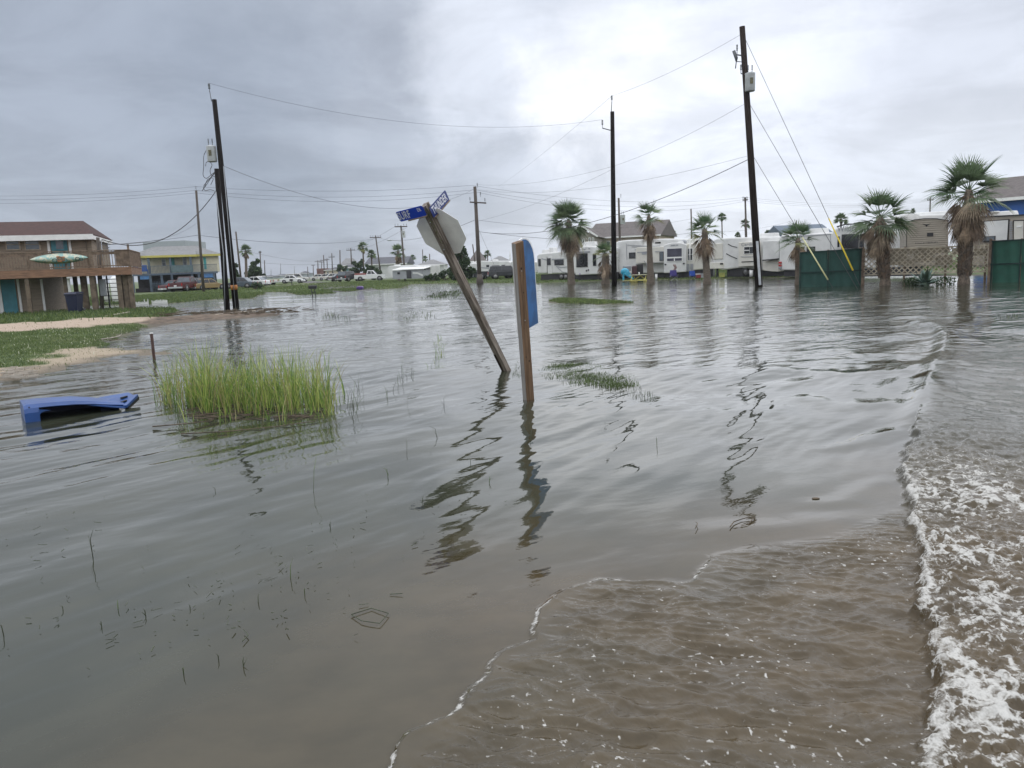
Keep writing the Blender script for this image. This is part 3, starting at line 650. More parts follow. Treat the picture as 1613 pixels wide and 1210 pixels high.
# ---- wires
def wire(p, q, sag, label, r=.0075, group='overhead wires', name='overhead_wire', n=26):
    p = Vector(p); q = Vector(q); pts = [p.lerp(q, k/n)-Vector((0, 0, 4*sag*(k/n)*(1-k/n))) for k in range(n+1)]
    t = MB(); t.tube(pts, r, 5, cap=False); o = t.build(name, m_wire, None); return tag(o, label, 'wire', group)
wire(wireA, wM_side, 1.3, 'highest long wire sagging from the black pole pair to the tall straight pole')
wire(wM_top, onR(54, -2), .25, 'wire rising from the tall straight pole to the top of the tallest pole')
wire(wM_top, At(785, 294, 150), .3, 'thin wire slanting down left from the top of the tall straight pole')
wire(onR(163, -3), At(966, 262, dM), .25, 'wire from below the transformer of the tallest pole to the straight black pole')
wire(At(966, 262, dM), O1+Vector((.2, 0, .2)), .5, 'wire from halfway up the straight black pole to the top of the crossarm pole')
wire(onR(245, -2), O1+Vector((.1, 0, -.3)), 1.0, 'long wire from halfway down the tallest pole to the crossarm pole top')
wire(At(966, 266, dM), At(754, 348, dO), .4, 'wire slanting down from the straight black pole to the lower part of the crossarm pole')
wire(onR(250, -2), At(754.5, 365, dO), 1.6, 'thick low cable from the tallest pole down past the palm to the crossarm pole', .02)
wire(At(353, 262, dA), At(748, 297, dO), 2.2, 'wire from the middle of the leaning black pole to the crossarm pole', .012)
for k, (ya, yb) in enumerate(((293, 293), (299, 300), (303, 304))):
    wire(At(309, ya+1, 88), At(748+(k-1)*4, yb-1, dO), .55+.2*k, ('uppermost', 'middle', 'lowest')[k]+' of the three level wires between the lawn pole and the crossarm pole', .012, 'level wires across the left sky')
    wire(At(-60, 308+6*k, 92), At(309, ya+1, 88), .4, ('uppermost', 'middle', 'lowest')[k]+' of the three wires leaving the picture left of the lawn pole', .012, 'level wires across the left sky')
    wire(At(748+(k-1)*4, yb-1, dO), At(1174, 311+3*k, 105), 1.1+.25*k, ('uppermost', 'middle', 'lowest')[k]+' of the three wires behind the palms between crossarm poles', .011, 'level wires behind the palms')
    wire(At(1174, 311+3*k, 105), At(1465, 312+2*k, 150), 1.0, ('uppermost', 'middle', 'lowest')[k]+' of the three wires running right toward the tan trailer', .011, 'level wires behind the palms')
wire(At(315, 371, 88), At(596, 375, 160), 1.0, 'dark cable running level from the lawn pole along the street', .024)
wire(At(-40, 392, 60), At(315, 370, 88), .4, 'dark cable from the left edge past the yellow house roof to the lawn pole', .02)
wire(At(596, 375, 160), At(752, 345, dO), 1.2, 'cable passing behind the stop sign to the crossarm pole', .02)
wire(At(343, 297, dB), At(160, 377, 39), 1.3, 'service cable drooping from the short black pole to the brown house', .022)
wire(At(309, 352, 88), At(160, 385, 39), .6, 'thin service wire from the lawn pole to the brown house post', .014)
wire(At(754, 365, dO), At(1085, 367, 118), 1.0, 'dark cable level behind the palm crowns', .02)
wire(At(754, 347, dO), At(1088, 345, 118), 1.1, 'higher dark wire level behind the palm crowns', .013)
wire(At(1090, 366, 119), At(1250, 347, 188), .8, 'wire from the thin pole over the trailer roofs', .018)
wire(At(410, 437-23, 190), At(598, 412, 165), .6, 'thin wire low over the parked cars', .02)
wire(At(372, 392, 112), At(501, 411, 280), .7, 'thin wire from the dark pole to the street end', .02)
for k, (y0, y1) in enumerate(((357, 392), (359, 395))):
    wire(At(622+18*k, y0, 118), At(546+12*k, y1, 200), .5, ('left', 'right')[k]+' wire between the T crossarms along the street', .016)
wire(At(750, 352, dO), At(783, 428, 84), 0, 'thin stay running down from the crossarm pole to the grass verge', .012, 'stays', 'stay_wire')
# stays of the tallest pole
def stay(p, gp, g0, g1, gm, lb, lbg, r=.013):
    p = Vector(p); gp = Vector(gp); mb = MB(); mb.tube([p, gp], r, 5); o = mb.build('stay_wire', m_steel if False else m_wire, None); tag(o, lb, 'wire', 'stays of the tallest pole')
    if gm:
        q0 = p.lerp(gp, g0); q1 = p.lerp(gp, g1); e = (q1-q0).normalized()
        mb = MB(); mb.tube([q0-e*.01, q0, q1, q1+e*.01], [.015, .032, .038, .015], 8); g_ = mb.build('guard_tube', gm, None); g_.parent = o
gy = G(1357, 455); gw = G(1311.5, 453)
m_yel = mat('yellow_guard', (.62, .47, .02), .45, .08); m_wg = mat('pale_guard', (.55, .54, .28), .5, .08)
stay(onR(60, 3), gy, .745, .935, m_yel, 'stay with a bright yellow guard tube in front of the green screen', '')
stay(onR(163, 3), gy+Vector((-.2, 0, 0)), 0, 0, None, 'unguarded stay beside the yellow guarded one', '')
stay(onR(245, 3), gw, .64, .945, m_wg, 'lowest stay, with a pale cream guard tube in front of the green screen', '')

# ================================================================== PALMS
def fan(mb, base, d, length, petiole, spread, nb, rng, droop, mi, width=.05, fold=.3, seg=3):
    d = Vector(d).normalized(); side = d.cross(Vector((0, 0, 1)))
    if side.length < .05: side = Vector((1, 0, 0))
    side.normalize(); up = side.cross(d).normalized()
    tw = rng.uniform(-.5, .5); side, up = side*math.cos(tw)+up*math.sin(tw), up*math.cos(tw)-side*math.sin(tw)
    hub = Vector(base)+d*petiole+Vector((0, 0, -droop*petiole*.25))
    mb.tube([base, Vector(base).lerp(hub, .5)+Vector((0, 0, droop*.03)), hub], [.03, .018, .012], 4, mi, False)
    for k in range(nb):
        a = R(spread)*((k+.5)/nb*2-1); ln = length*(1-.22*abs(a)/R(max(spread, 1)))*rng.uniform(.86, 1.08)
        e = (d*math.cos(a)+side*math.sin(a)).normalized(); nrm = (up+(side*rng.uniform(-.5, .5))).normalized()
        e = (e+up*(fold*abs(math.sin(a)))).normalized(); s2 = e.cross(nrm).normalized()
        vs = []; L_ = len(mb.v)
        ws = [width*.35, width*1.15, width*.6, width*.05] if seg == 3 else [width*.4, width, width*.1]
        for j in range(len(ws)):
            s_ = j/(len(ws)-1); p = hub+e*ln*s_+Vector((0, 0, -droop*ln*s_**2.4)); vs += [tuple(p-s2*ws[j]*.5), tuple(p+s2*ws[j]*.5)]
        mb.add(vs, [(2*j, 2*j+1, 2*j+3, 2*j+2) for j in range(len(ws)-1)], mi)
def palm(px, py, cx, cy, crad, trw0, trw1, label, skirt=0., skr=.5, nl=34, nb=26, d=None, seed=1, boots=0., dead=40, el0=-25, group='fan palms standing in the flood', tall_top=0, name='palm_tree', width=None, yellow=0.1, skirt_py=None, flat=0.):
    rng = random.Random(seed)
    if d is None: p0 = G(px, py); d = p0.y
    else: p0 = At(px, py, d); p0.z = tz(p0.x, p0.y)
    k = d/F; pc = At(cx, cy, d); hh = crad*k; r0 = trw0*k/2; r1 = trw1*k/2
    t = thing(name, label, 'palm tree', (p0.x, p0.y, max(p0.z, 0)), group)
    mid = p0.lerp(pc, .5)+Vector(((pc.x-p0.x)*.12, 0, 0))
    pts = [p0-Vector((0, 0, .4)), p0+Vector((0, 0, .12)), p0+Vector((0, 0, .35)), mid, pc-Vector((0, 0, .05)), pc+Vector((0, 0, .15))]
    mb = MB(); mb.tube(pts, [r0*1.25, r0*1.2, r0*1.02, (r0+r1)/2, r1, r1*.6], 14)
    tr = mb.build('trunk', m_trunk if not boots else m_boot, t)
    if boots:
        mb = MB(); top_z = p0.z+(pc.z-p0.z)*boots; zz_ = .45; q = 0
        while zz_ < top_z:
            s_ = (zz_-p0.z)/(pc.z-p0.z); c_ = p0.lerp(pc, s_); rr_ = r0*(1.06-.15*s_)
            for j in range(9):
                a = 2*math.pi*(j+.5*(q % 2))/9+rng.uniform(-.15, .15); dv = Vector((math.cos(a), math.sin(a), 0)); tv = Vector((-math.sin(a), math.cos(a), 0))
                b0 = c_+dv*rr_*.9; tip = c_+dv*(rr_*1.0+rng.uniform(.07, .17))+Vector((0, 0, rng.uniform(.12, .26)))+tv*rng.uniform(-.05, .05)
                w0 = rr_*.34; vs = [b0-tv*w0, b0+tv*w0, b0+Vector((0, 0, -.1))+dv*.05, tip-tv*w0*.5, tip+tv*w0*.5]
                mb.add([tuple(v) for v in vs], [(0, 2, 1), (0, 3, 2), (1, 2, 4), (2, 3, 4), (0, 1, 4, 3)], rng.choice((0, 0, 1)))
            zz_ += .13; q += 1
        mb.build('leaf_bases', [m_boot, m_dead[1]], tr)
    mb = MB(); L_ = hh*.66; pet = hh*.40; wd_ = width or max(.04, hh*.036)
    wb = Vector((rng.uniform(-.28, .10), rng.uniform(-.2, .2), rng.uniform(-.05, .05)))
    for i in range(nl):
        if rng.random() < .05: continue
        az_ = i*2.39996+rng.uniform(-.25, .25); s_ = (i+.5)/nl
        el = R(el0+(74-el0)*s_**1.1+rng.uniform(-10, 10)) if not flat else R(el0+(70-el0)*s_+rng.uniform(-9, 9))
        dv = Vector((math.cos(az_)*math.cos(el), math.sin(az_)*math.cos(el), math.sin(el)))+wb
        mi = rng.choice((0, 0, 1, 2)) if rng.random() > yellow or s_ > .5 else 3
        sc_ = rng.uniform(.85, 1.08)
        fan(mb, pc+Vector((0, 0, (s_-.4)*.15)), dv, L_*sc_, pet*sc_, rng.uniform(62, 95), nb, rng, .12+.30*(1-s_), mi, wd_)
    mb.build('crown', m_frond, t, recalc=False)
    if skirt:
        mb = MB(); sk = skirt*k
        for i in range(dead):
            az_ = i*2.39996+rng.uniform(-.3, .3); s_ = rng.random(); st = pc-Vector((0, 0, .1+s_*sk*.45)); el = R(rng.uniform(-86, -58) if s_ > .25 else rng.uniform(-72, -35))
            dv = Vector((math.cos(az_)*math.cos(el), math.sin(az_)*math.cos(el), math.sin(el))); ln = sk*rng.uniform(.34, .52)
            fan(mb, st+Vector((math.cos(az_), math.sin(az_), 0))*r1*.8, dv, ln, sk*.10+skr*k*.22, rng.uniform(22, 45), 11, rng, .25, rng.choice((0, 1, 1, 2)), wd_*.8, .1)
        mb.build('dead_skirt', m_dead, t, recalc=False)
    return t
palm(900, 448, 896, 350, 42, 11, 9, 'large full fan palm with a long grey skirt, leftmost of the palms in the water', 50, 18, 46, 20, seed=3, dead=62, el0=-42, yellow=.25)
palm(954, 447.5, 954, 402, 27, 12, 11, 'short squat palm with a drooping brown skirt left of the tall black pole', 34, 14, 16, 17, seed=4, dead=26, el0=-5, yellow=.5)
palm(1025, 448, 1022, 342, 31, 11, 6, 'slim palm with ragged crown, behind the picnic table', 40, 9, 15, 17, seed=5, dead=30, el0=-20)
palm(1114, 447.5, 1110, 364, 34, 11, 9, 'palm with hanging brown skirt before the white trailers, left of the tallest pole', 46, 10, 18, 17, seed=6, dead=32, el0=-22, yellow=.25)
palm(1257, 449, 1257, 379, 37, 9, 8, 'low dark-trunked palm at the left end of the green screen', 44, 12, 17, 17, seed=8, dead=16, el0=-15, flat=1)
palm(1394, 450, 1386, 345, 57, 14, 12, 'wide-crowned palm with a round brown skirt and scaly trunk before the lattice fence', 54, 34, 24, 20, seed=9, dead=70, boots=.62, el0=-18, yellow=.15)
palm(1518, 447.5, 1526, 303, 66, 15, 12, 'largest palm, with a ragged skirt, in front of the tan trailer', 76, 30, 25, 21, seed=11, dead=80, boots=.5, el0=-16, yellow=.15)
bgp = 'small palms in the background'
for q in [(573, 434, 571.5, 390, 11, 2.5, 2, 'tall palm behind the white pickup', 150, 8, 21), (586, 434, 585, 401, 9, 2.5, 2, 'shorter palm beside the tall one behind the white pickup', 152, 5, 22), (628, 436, 627, 397, 14, 4, 4, 'bushy palm with brown skirt in front of the slate roof', 122, 16, 23),
          (650.5, 428, 650.5, 406, 5.5, 1.5, 1.2, 'small palm between the slate roof and the stop sign', 210, 3, 24), (670, 428, 670, 408, 6, 1.5, 1.5, 'small palm peeping below the left corner of the stop sign', 205, 3, 25), (768, 425, 768, 400, 7, 2, 1.6, 'small palm left of the pyramid roof beyond the verge trailers', 180, 3, 26),
          (387, 443, 387, 396, 12.5, 4, 4, 'palm with an orange-brown skirt right of the black poles', 125, 10, 27), (1061, 378, 1061.5, 369, 6, 1.6, 1.4, 'round little palm above the trailer roof', 150, 2, 28), (1139.5, 385, 1137, 343, 9, 2.2, 1.8, 'tall background palm above the trailer with curved stripes', 130, 4, 29),
          (1177, 385, 1174, 353, 9, 2.6, 2.4, 'scraggly background palm behind the pole left of the tallest pole', 125, 4, 30), (1210, 375, 1210.5, 368, 7, 1.6, 1.5, 'low palm tuft just over the white trailer roof', 130, 2, 31), (1324, 375, 1325, 346, 13, 3, 3, 'dense palm top over the trailer roof left of the wide-crowned palm', 110, 4, 32),
          (1162, 375, 1162, 371.5, 6, 2, 2, 'tiny palm tuft over the roof beside the scraggly one', 140, 1, 33), (1438, 345, 1438, 333, 5, 1.5, 1.4, 'tiny palm tuft above the trailer with the emblem', 150, 1, 34)]:
    palm(q[0], q[1], q[2], q[3], q[4], q[5], q[6], q[7], q[9], q[4]*.4, 24, 11, d=q[8], seed=q[10], dead=14, group=bgp, width=.16)

# ================================================================== BROADLEAF TREES AND BUSHES
def leafblob(mb, c, r, n, rng, size, mis=(0, 1, 2)):
    for _ in range(n):
        while True:
            v = Vector((rng.uniform(-1, 1), rng.uniform(-1, 1), rng.uniform(-1, 1)))
            if .25 < v.length < 1: break
        p = Vector(c)+Vector((v.x*r[0], v.y*r[1], v.z*r[2])); a = Vector((rng.gauss(0, 1), rng.gauss(0, 1), rng.gauss(0, 1))).normalized(); b = a.cross(Vector((rng.gauss(0, 1), rng.gauss(0, 1), rng.gauss(0, 1)))).normalized(); s_ = size*rng.uniform(.6, 1.3)
        mb.add([tuple(p-a*s_), tuple(p+b*s_*.5), tuple(p+a*s_), tuple(p-b*s_*.5)], [(0, 1, 2, 3)], rng.choice(mis))
def tree(px, py, blobs, label, d, seed, size=.22, n=260, name='tree', cat='tree', group='trees and bushes in the distance', ms=m_leaf):
    rng = random.Random(seed); p0 = At(px, py, d); p0.z = max(0., tz(p0.x, p0.y)); k = d/F
    t = thing(name, label, cat, tuple(p0), group)
    mb = MB()
    cs = [(At(a, b, d)+Vector((0, rng.uniform(-.5, .5), 0)), rr*k) for a, b, rr in blobs]
    for c_, r_ in cs: mb.tube([p0+Vector((rng.uniform(-.2, .2), 0, -.1)), p0.lerp(c_, .5)+Vector((rng.uniform(-.3, .3), 0, 0)), c_], [.16*r_**.5, .09*r_**.5, .03], 6)
    mb.build('trunk', m_bark, t)
    mb = MB()
    for c_, r_ in cs:
        for _ in range(5):
            o_ = Vector((rng.gauss(0, .45), rng.gauss(0, .45), rng.gauss(0, .4)))*r_; q = rng.uniform(.4, .75)*r_
            leafblob(mb, c_+o_, (q, q, q*.85), n//5, rng, size)
    mb.build('crown' if cat == 'tree' else 'foliage', ms, t, recalc=False); return t
tree(728, 438, [(727, 424, 12), (722, 402, 11), (729, 412, 11), (735, 428, 9), (718, 432, 9), (726, 394, 7)], 'dense bushy evergreen right of the leaning sign post', 100, 1, .22, 620)
tree(562, 438, [(560, 428, 8), (553, 432, 6), (568, 424, 8), (576, 430, 7), (560, 415, 6), (569, 414, 5)], 'dense dark trees massed behind the pickup bed', 150, 2, .3, 320)
tree(590, 438, [(587, 428, 7), (593, 433, 6), (582, 424, 6), (597, 430, 5)], 'broad-leaved bush behind the white pickup cab', 148, 3, .3, 260)
tree(536, 434, [(537, 421, 6), (543, 425, 5), (534, 427, 4)], 'small dark tree left of the two-tone beach house', 185, 4, .3, 200)
tree(402, 441, [(398, 424, 9), (405, 428, 9), (395, 432, 8), (409, 433, 6), (401, 417, 6)], 'dark broad trees right of the palm by the black poles', 135, 5, .28, 330)
tree(372, 443, [(370, 428, 8), (374, 435, 7), (368, 418, 5)], 'dark tangled shrub right beside the black poles', 122, 6, .25, 220)
tree(405, 452, [(403, 449, 5.5), (408, 450, 5), (399, 451, 4)], 'bright green bush at the puddle edge in front of the white van', 92, 7, .12, 260, 'bush', 'bush', 'low bushes')
tree(680, 440, [(677, 437, 5), (684, 438, 5), (690, 439, 4), (672, 439, 4)], 'low dark bushes at the rear end of the parked camper', 104, 8, .16, 220, 'bush', 'bush', 'low bushes')
tree(700, 438, [(699, 433, 6), (707, 431, 7), (694, 436, 5), (712, 436, 6)], 'bluish green bush under the stop sign', 106, 9, .18, 240, 'bush', 'bush', 'low bushes')
tree(758, 420, [(757, 409, 4), (762, 404, 4)], 'small grey-green tree left of the pyramid roof', 175, 10, .3, 130)

# ================================================================== BUILDINGS
m_lap = mat('beige_lap', (.47, .41, .32), .7, .08, 1.)
m_brownroof = mat('brown_shingle', (.055, .024, .020), .9, .25, 5, .01, 30)
m_greyroof = mat('grey_shingle', (.20, .20, .20), .9, .15, 3, .01, 25)
m_slate = mat('slate_shingle', (.09, .092, .105), .9, .15, 3, .01, 25)
m_choc = mat('chocolate_shingle', (.12, .105, .10), .9, .2, 3, .01, 25)
m_deck = mat('deck_board', (.22, .125, .075), .75, .3, 2, .004, 10, stretch=(1.2, 1.2, 12))
m_rail = mat('rail_wood', (.20, .145, .105), .85, .3, 5)
m_stilt = mat('stilt_wood', (.13, .10, .07), .85, .35, 3, .004, 10)
m_teal = mat('teal_paint', (.05, .20, .24), .6, .12)
m_yelwall = mat('yellow_wall', (.62, .57, .42), .6, .06)
m_yeltrim = mat('yellow_trim', (.52, .46, .12), .5, .06)
m_bluegrey = mat('bluegrey_paint', (.085, .115, .15), .7, .2)
m_blueroyal = mat('royal_blue_wall', (.02, .10, .36), .6, .08, 1.5)
m_whitish = mat('whitish_wall', (.55, .56, .54), .6, .08)
def win(f, x0, y0, x1, y1, parent, n=-.02, frame=m_white, glass=m_glass, fw=.06, name='window', bars=(0, 0), lb=None):
    u0, z1 = f.uz(x0, y0); u1, z0 = f.uz(x1, y1); mb = MB(f)
    mb.box(u0, u1, n-.03, n+.03, z0, z1); o = mb.build(name, frame, parent)
    if lb: o['label'] = lb
    mb = MB(f); nx, nz = bars; W = (u1-u0-fw*2); H = (z1-z0-fw*2)
    for i in range(nx+1):
        for j in range(nz+1):
            a = u0+fw+W*i/(nx+1)+(fw*.25 if i else 0); b_ = u0+fw+W*(i+1)/(nx+1)-(fw*.25 if i < nx else 0); c_ = z0+fw+H*j/(nz+1)+(fw*.25 if j else 0); e = z0+fw+H*(j+1)/(nz+1)-(fw*.25 if j < nz else 0)
            mb.box(a, b_, n-.036, n-.032, c_, e)
    mb.build('pane', glass, o); return o
def pbox(f, x0, y0, x1, y1, n0, n1, name, m, parent, bevel=0, lb=None):
    u0, z1 = f.uz(x0, y0, n0); u1, z0 = f.uz(x1, y1, n0); mb = MB(f); mb.box(u0, u1, n0, n1, z0, z1); o = mb.build(name, m, parent, bevel)
    if lb: o['label'] = lb
    return o
def groundz(f, u, n=0.):
    p = f(u, n, 0); return tz(p.x, p.y)
# ---- house on stilts, left edge
f = Fr(0, 42.0, 146, 43.5); g0 = .13
t = thing('stilt_house', 'brown-roofed timber house on stilts with a long deck at the left edge', 'house', f(2, 0, g0))
uL = -5.5; uR, zE = f.uz(143, 375); _, zR = f.uz(100, 347.5, 1.6); uE = f.uz(146, 371, -.5)[0]; uRd = f.uz(128, 348, 2.2)[0]
_, zdk = f.uz(80, 425, -1.6); _, zdb = f.uz(80, 437, -1.6)
mb = MB(f); mb.box(uL, uR, 0, 6, zdk-.1, zE+.05); mb.box(uL, f.uz(69, 480)[0], .3, 6, g0-.2, zdk-.1); wl = mb.build('wall', mat('tan_board_wall', (.235, .19, .14), .8, .15, 2, .003, 12, stretch=(1, 1, 10)), t)
mb = MB(f); zb = zE+.02
P = [(uL-.5, -.5, zb+.18), (uE, -.5, zb+.18), (uRd, 2.8, zR+.05), (uL-.5, 2.8, zR+.05), (uL-.5, 6.5, zb+.18), (uE, 6.5, zb+.18)]
mb.add(P+[(x, y, z-.12) for x, y, z in P], [(0, 1, 2, 3), (3, 2, 5, 4), (2, 1, 5), (6, 9, 8, 7), (9, 10, 11, 8), (8, 11, 7), (0, 6, 7, 1), (1, 7, 11, 5), (5, 11, 10, 4), (0, 3, 9, 6), (3, 4, 10, 9)]); rf = mb.build('roof', m_brownroof, t)
mb = MB(f); mb.box(uL-.5, uE+.02, -.56, -.5, zb-.12, zb+.17); mb.box(uE-.04, uE+.02, -.5, 6.5, zb-.12, zb+.1); mb.build('fascia', m_white, rf)
win(f, 7, 376, 33.5, 394.5, t, glass=m_glassg, frame=mat('taupe_frame', (.33, .27, .2), .6), fw=.07, bars=(0, 1)); win(f, 37, 376, 65, 394.5, t, glass=m_glassg, frame=mat('taupe_frame', (.33, .27, .2), .6), fw=.07, bars=(0, 1))
dr = pbox(f, 79, 377, 110.5, 424, -.05, .02, 'door', m_teal, t, lb='teal upstairs door'); win(f, 86, 378.5, 103, 394, dr, -.06, m_teal, m_glassg, .05)
pbox(f, 77, 376.5, 79, 424, -.06, .02, 'door_frame', m_white, t); pbox(f, 110.5, 376.5, 112.5, 424, -.06, .02, 'door_frame', m_white, t)
pbox(f, 135, 377, 140, 424, -.08, .01, 'corner_board', m_stilt, t)
dd = pbox(f.off(.3), 0, 441, 30, 496.5, -.04, .02, 'door', m_teal, t, lb='teal ground-floor storage door')
pbox(f.off(.3), 29, 440, 33, 496.5, -.06, .02, 'door_frame', m_white, t); pbox(f.off(.3), -1, 440, 1, 496.5, -.06, .02, 'door_frame', m_white, t); pbox(f.off(.3), 66, 440, 70, 497, -.05, .02, 'corner_board', m_white, t)
fd_ = f.off(-1.7); uD0 = uL; uD1, _ = fd_.uz(207, 425); dk = MB(fd_); dk.box(uD0, uD1, .05, 1.7, zdk-.06, zdk); dk.box(fd_.uz(150, 420)[0], uD1, 1.7, 5.0, zdk-.06, zdk)
dk = dk.build('deck', m_deck, t)
mb = MB(fd_); mb.box(uD0, uD1, 0, .05, zdb, zdk+.02); mb.box(uD1-.05, uD1, .05, 5, zdb, zdk+.02); mb.box(uD0, uD1, .9, .98, zdb, zdk-.07); mb.build('rim_beam', m_deck, dk)
zr = fd_.uz(80, 396)[1]
mb = MB(fd_)
mb.box(uD0, uD1, -.04, .1, zr-.04, zr); mb.box(uD0, uD1, .02, .06, zr-.24, zr-.08); mb.box(uD0, uD1, .02, .06, zdk+.08, zdk+.14)
u_ = uD0
while u_ < uD1: mb.box(u_, u_+.035, .0, .02, zdk+.05, zr-.05); u_ += .135
u_ = uD0+.3
while u_ < uD1: mb.box(u_, u_+.09, .0, .09, zdk-.05, zr); u_ += 1.75
mb.box(uD1-.1, uD1, 0, .1, zdk, zr+.28)
v_ = .1
while v_ < 4.9: mb.box(uD1-.04, uD1-.01, v_, v_+.035, zdk+.05, zr-.05); v_ += .14
mb.box(uD1-.08, uD1, 0, 5, zr-.04, zr)
u_ = fd_.uz(152, 420)[0]
mb.box(u_, uD1, 4.95, 5.0, zr-.04, zr)
while u_ < uD1: mb.box(u_, u_+.035, 4.95, 4.98, zdk+.05, zr-.05); u_ += .14
uu = fd_.uz(181, 400)[0]; mb.box(uu, uD1, .03, .06, zdk+.05, zr-.02)
rl_ = mb.build('railing', m_rail, dk)
for x_, w_, nn in ((44, .2, .1), (104, .17, .5), (133, .3, .9), (147, .26, .1), (150, .2, 4.6), (189, .26, .2), (199, .26, .3), (207, .24, .15), (196, .24, 4.4), (120, .22, 4)):
    u_, _ = fd_.uz(x_, 460, nn); mb = MB(fd_); mb.box(u_-w_/2, u_+w_/2, nn, nn+w_, -.25, zdb+.02); mb.build('stilt', m_stilt, t, .01)
# ladder stair under the deck
mb = MB(fd_); ua, ub, uc = fd_.uz(157, 460, 2)[0], fd_.uz(170, 460, 2)[0], fd_.uz(186, 460, 2)[0]
for k in range(9): z_ = .2+k*.235; mb.box(ua, uc, 2, 2.25, z_, z_+.035)
for u_ in (ua, ub, uc): mb.box(u_-.03, u_+.03, 2, 2.2, 0, zdb)
mb.build('stair', m_black, t)
# white things under the house far side: columns of the neighbour
f2 = Fr(70, 62, 205, 63); t2 = thing('white_porch', 'white posts and panels of the neighbour seen beneath the timber deck', 'porch', f2(1, 0, .1))
for x0, x1 in ((70, 80), (92, 96), (100, 112)): pbox(f2, x0, 436, x1, 474, 0, .3, 'column', m_whitish, t2, .01)
pbox(f2, 60, 430, 125, 438, -.2, 2.5, 'beam', m_whitish, t2)
f3 = Fr(160, 60, 182, 60.3); t3 = thing('water_tank', 'white cylindrical tank glimpsed behind the black stair', 'tank', f3(.6, .5, .1))
mb = MB(f3); mb.tube([(.95, .5, .05), (.95, .5, .5), (.95, .5, 1.9), (.95, .5, 2.15)], [.42, .45, .45, .25], 14); mb.build('body', m_white, t3); mb = MB(f3); mb.tube([(.2, .4, .0), (.2, .4, 1.6)], .22, 10); mb.build('pipe', m_white, t3)
# surfboard hung on the deck rail
us0, _ = fd_.uz(46.5, 408, -.1); us1, _ = fd_.uz(139, 406, -.1); zs = (fd_.uz(93, 399.5, -.1)[1]+fd_.uz(93, 415.5, -.1)[1])/2; hs = (fd_.uz(93, 399.5, -.1)[1]-fd_.uz(93, 415.5, -.1)[1])/2
mb = MB(fd_); ns = 22; vs = []; cm = (us0+us1)/2; hl = (us1-us0)/2
ring = []
for k in range(ns+1):
    s_ = -1+2*k/ns; h_ = hs*max(.0, (1-abs(s_)**2.1))**.85+.004; u_ = cm+hl*s_; zc_ = zs+.02*s_
    vs += [(u_, -.13, zc_-h_), (u_, -.16, zc_), (u_, -.13, zc_+h_), (u_, -.09, zc_)]
fs = [(k*4+j, (k+1)*4+j, (k+1)*4+(j+1) % 4, k*4+(j+1) % 4) for k in range(ns) for j in range(4)]
mb.add(vs, fs, 0, True)
m_sb, p = newmat('surfboard_paint'); ps = N('ShaderNodeTexCoord').outputs['Object']; v3 = N('ShaderNodeTexVoronoi'); L(ps, v3.inputs['Vector']); v3.inputs['Scale'].default_value = 9.; v3.inputs['Randomness'].default_value = 1
L(mixc(.62, (.62, .66, .55), mixc(mapr(v3.outputs['Color'], .3, .75), (.07, .36, .37), (.66, .60, .44))), p.inputs['Base Color']); p.inputs['Roughness'].default_value = .4
sb = mb.build('surfboard', m_sb, None); tag(sb, 'pale turquoise patterned surfboard hung along the deck railing', 'surfboard')
mb = MB(fd_)
for x_, y_, r_ in ((86, 410.5, .12), (102, 410, .12), (94, 407, .10), (122, 407.5, .10), (128, 408.5, .08)):
    u_, z_ = fd_.uz(x_, y_, -.17); mb.tube([(u_+r_*math.cos(a*.785), -.165, z_+r_*.8*math.sin(a*.785)) for a in range(9)], .02, 4)
o = mb.build('painted_ring', mat('ring_paint', (.04, .13, .13), .5), sb)
mb = MB(fd_)
for x_, y_, w_, h_ in ((95, 408.5, .22, .16), (92, 405.5, .12, .08), (99, 406, .12, .07)):
    u_, z_ = fd_.uz(x_, y_, -.17); mb.ell((u_, -.15, z_), (w_, .02, h_), 0, 8, 5)
mb.build('painted_patch', mat('orange_paint', (.42, .19, .09), .5), sb)
# bin under the deck
def cart(px, py, d, s_, label, m, name='trash_bin'):
    c_ = At(px, py, d); c_.z = max(0, tz(c_.x, c_.y)); t = thing(name, label, 'trash bin', tuple(c_)); T = lambda x, y, z: c_+Vector((x*s_, y*s_, z*s_))
    mb = MB(T); mb.add([(-.24, -.24, .03), (.24, -.24, .03), (.24, .24, .1), (-.24, .24, .1), (-.31, -.33, 1.0), (.31, -.33, 1.0), (.31, .36, 1.0), (-.31, .36, 1.0)], [(0, 3, 2, 1), (4, 5, 6, 7), (0, 1, 5, 4), (1, 2, 6, 5), (2, 3, 7, 6), (3, 0, 4, 7)]); mb.box(-.33, .33, -.36, .38, .93, .98); mb.build('body', m, t, .02)
    mb = MB(T); mb.add([(-.34, -.38, 1.0), (.34, -.38, 1.0), (.34, .42, 1.02), (-.34, .42, 1.02), (-.30, -.3, 1.07), (.30, -.3, 1.07), (.3, .36, 1.10), (-.3, .36, 1.10)], [(0, 3, 2, 1), (4, 5, 6, 7), (0, 1, 5, 4), (1, 2, 6, 5), (2, 3, 7, 6), (3, 0, 4, 7)]); mb.build('lid', m, t, .02)
    for sx_ in (-1, 1): mb = MB(T); mb.tube([(sx_*.26, .3, .12), (sx_*.32, .3, .12)], .12, 12); mb.build('wheel', m_black, t)
    mb = MB(T); mb.tube([(-.25, .42, .98), (.25, .42, .98)], .02, 8); mb.build('handle', m_black, t)
cart(119.5, 492, 40.3, 1.0, 'dark navy wheeled bin standing under the deck', mat('navy_bin', (.012, .016, .045), .4, .1))
cart(1400, 447, 44, .0001, 'x', m_black) if False else None
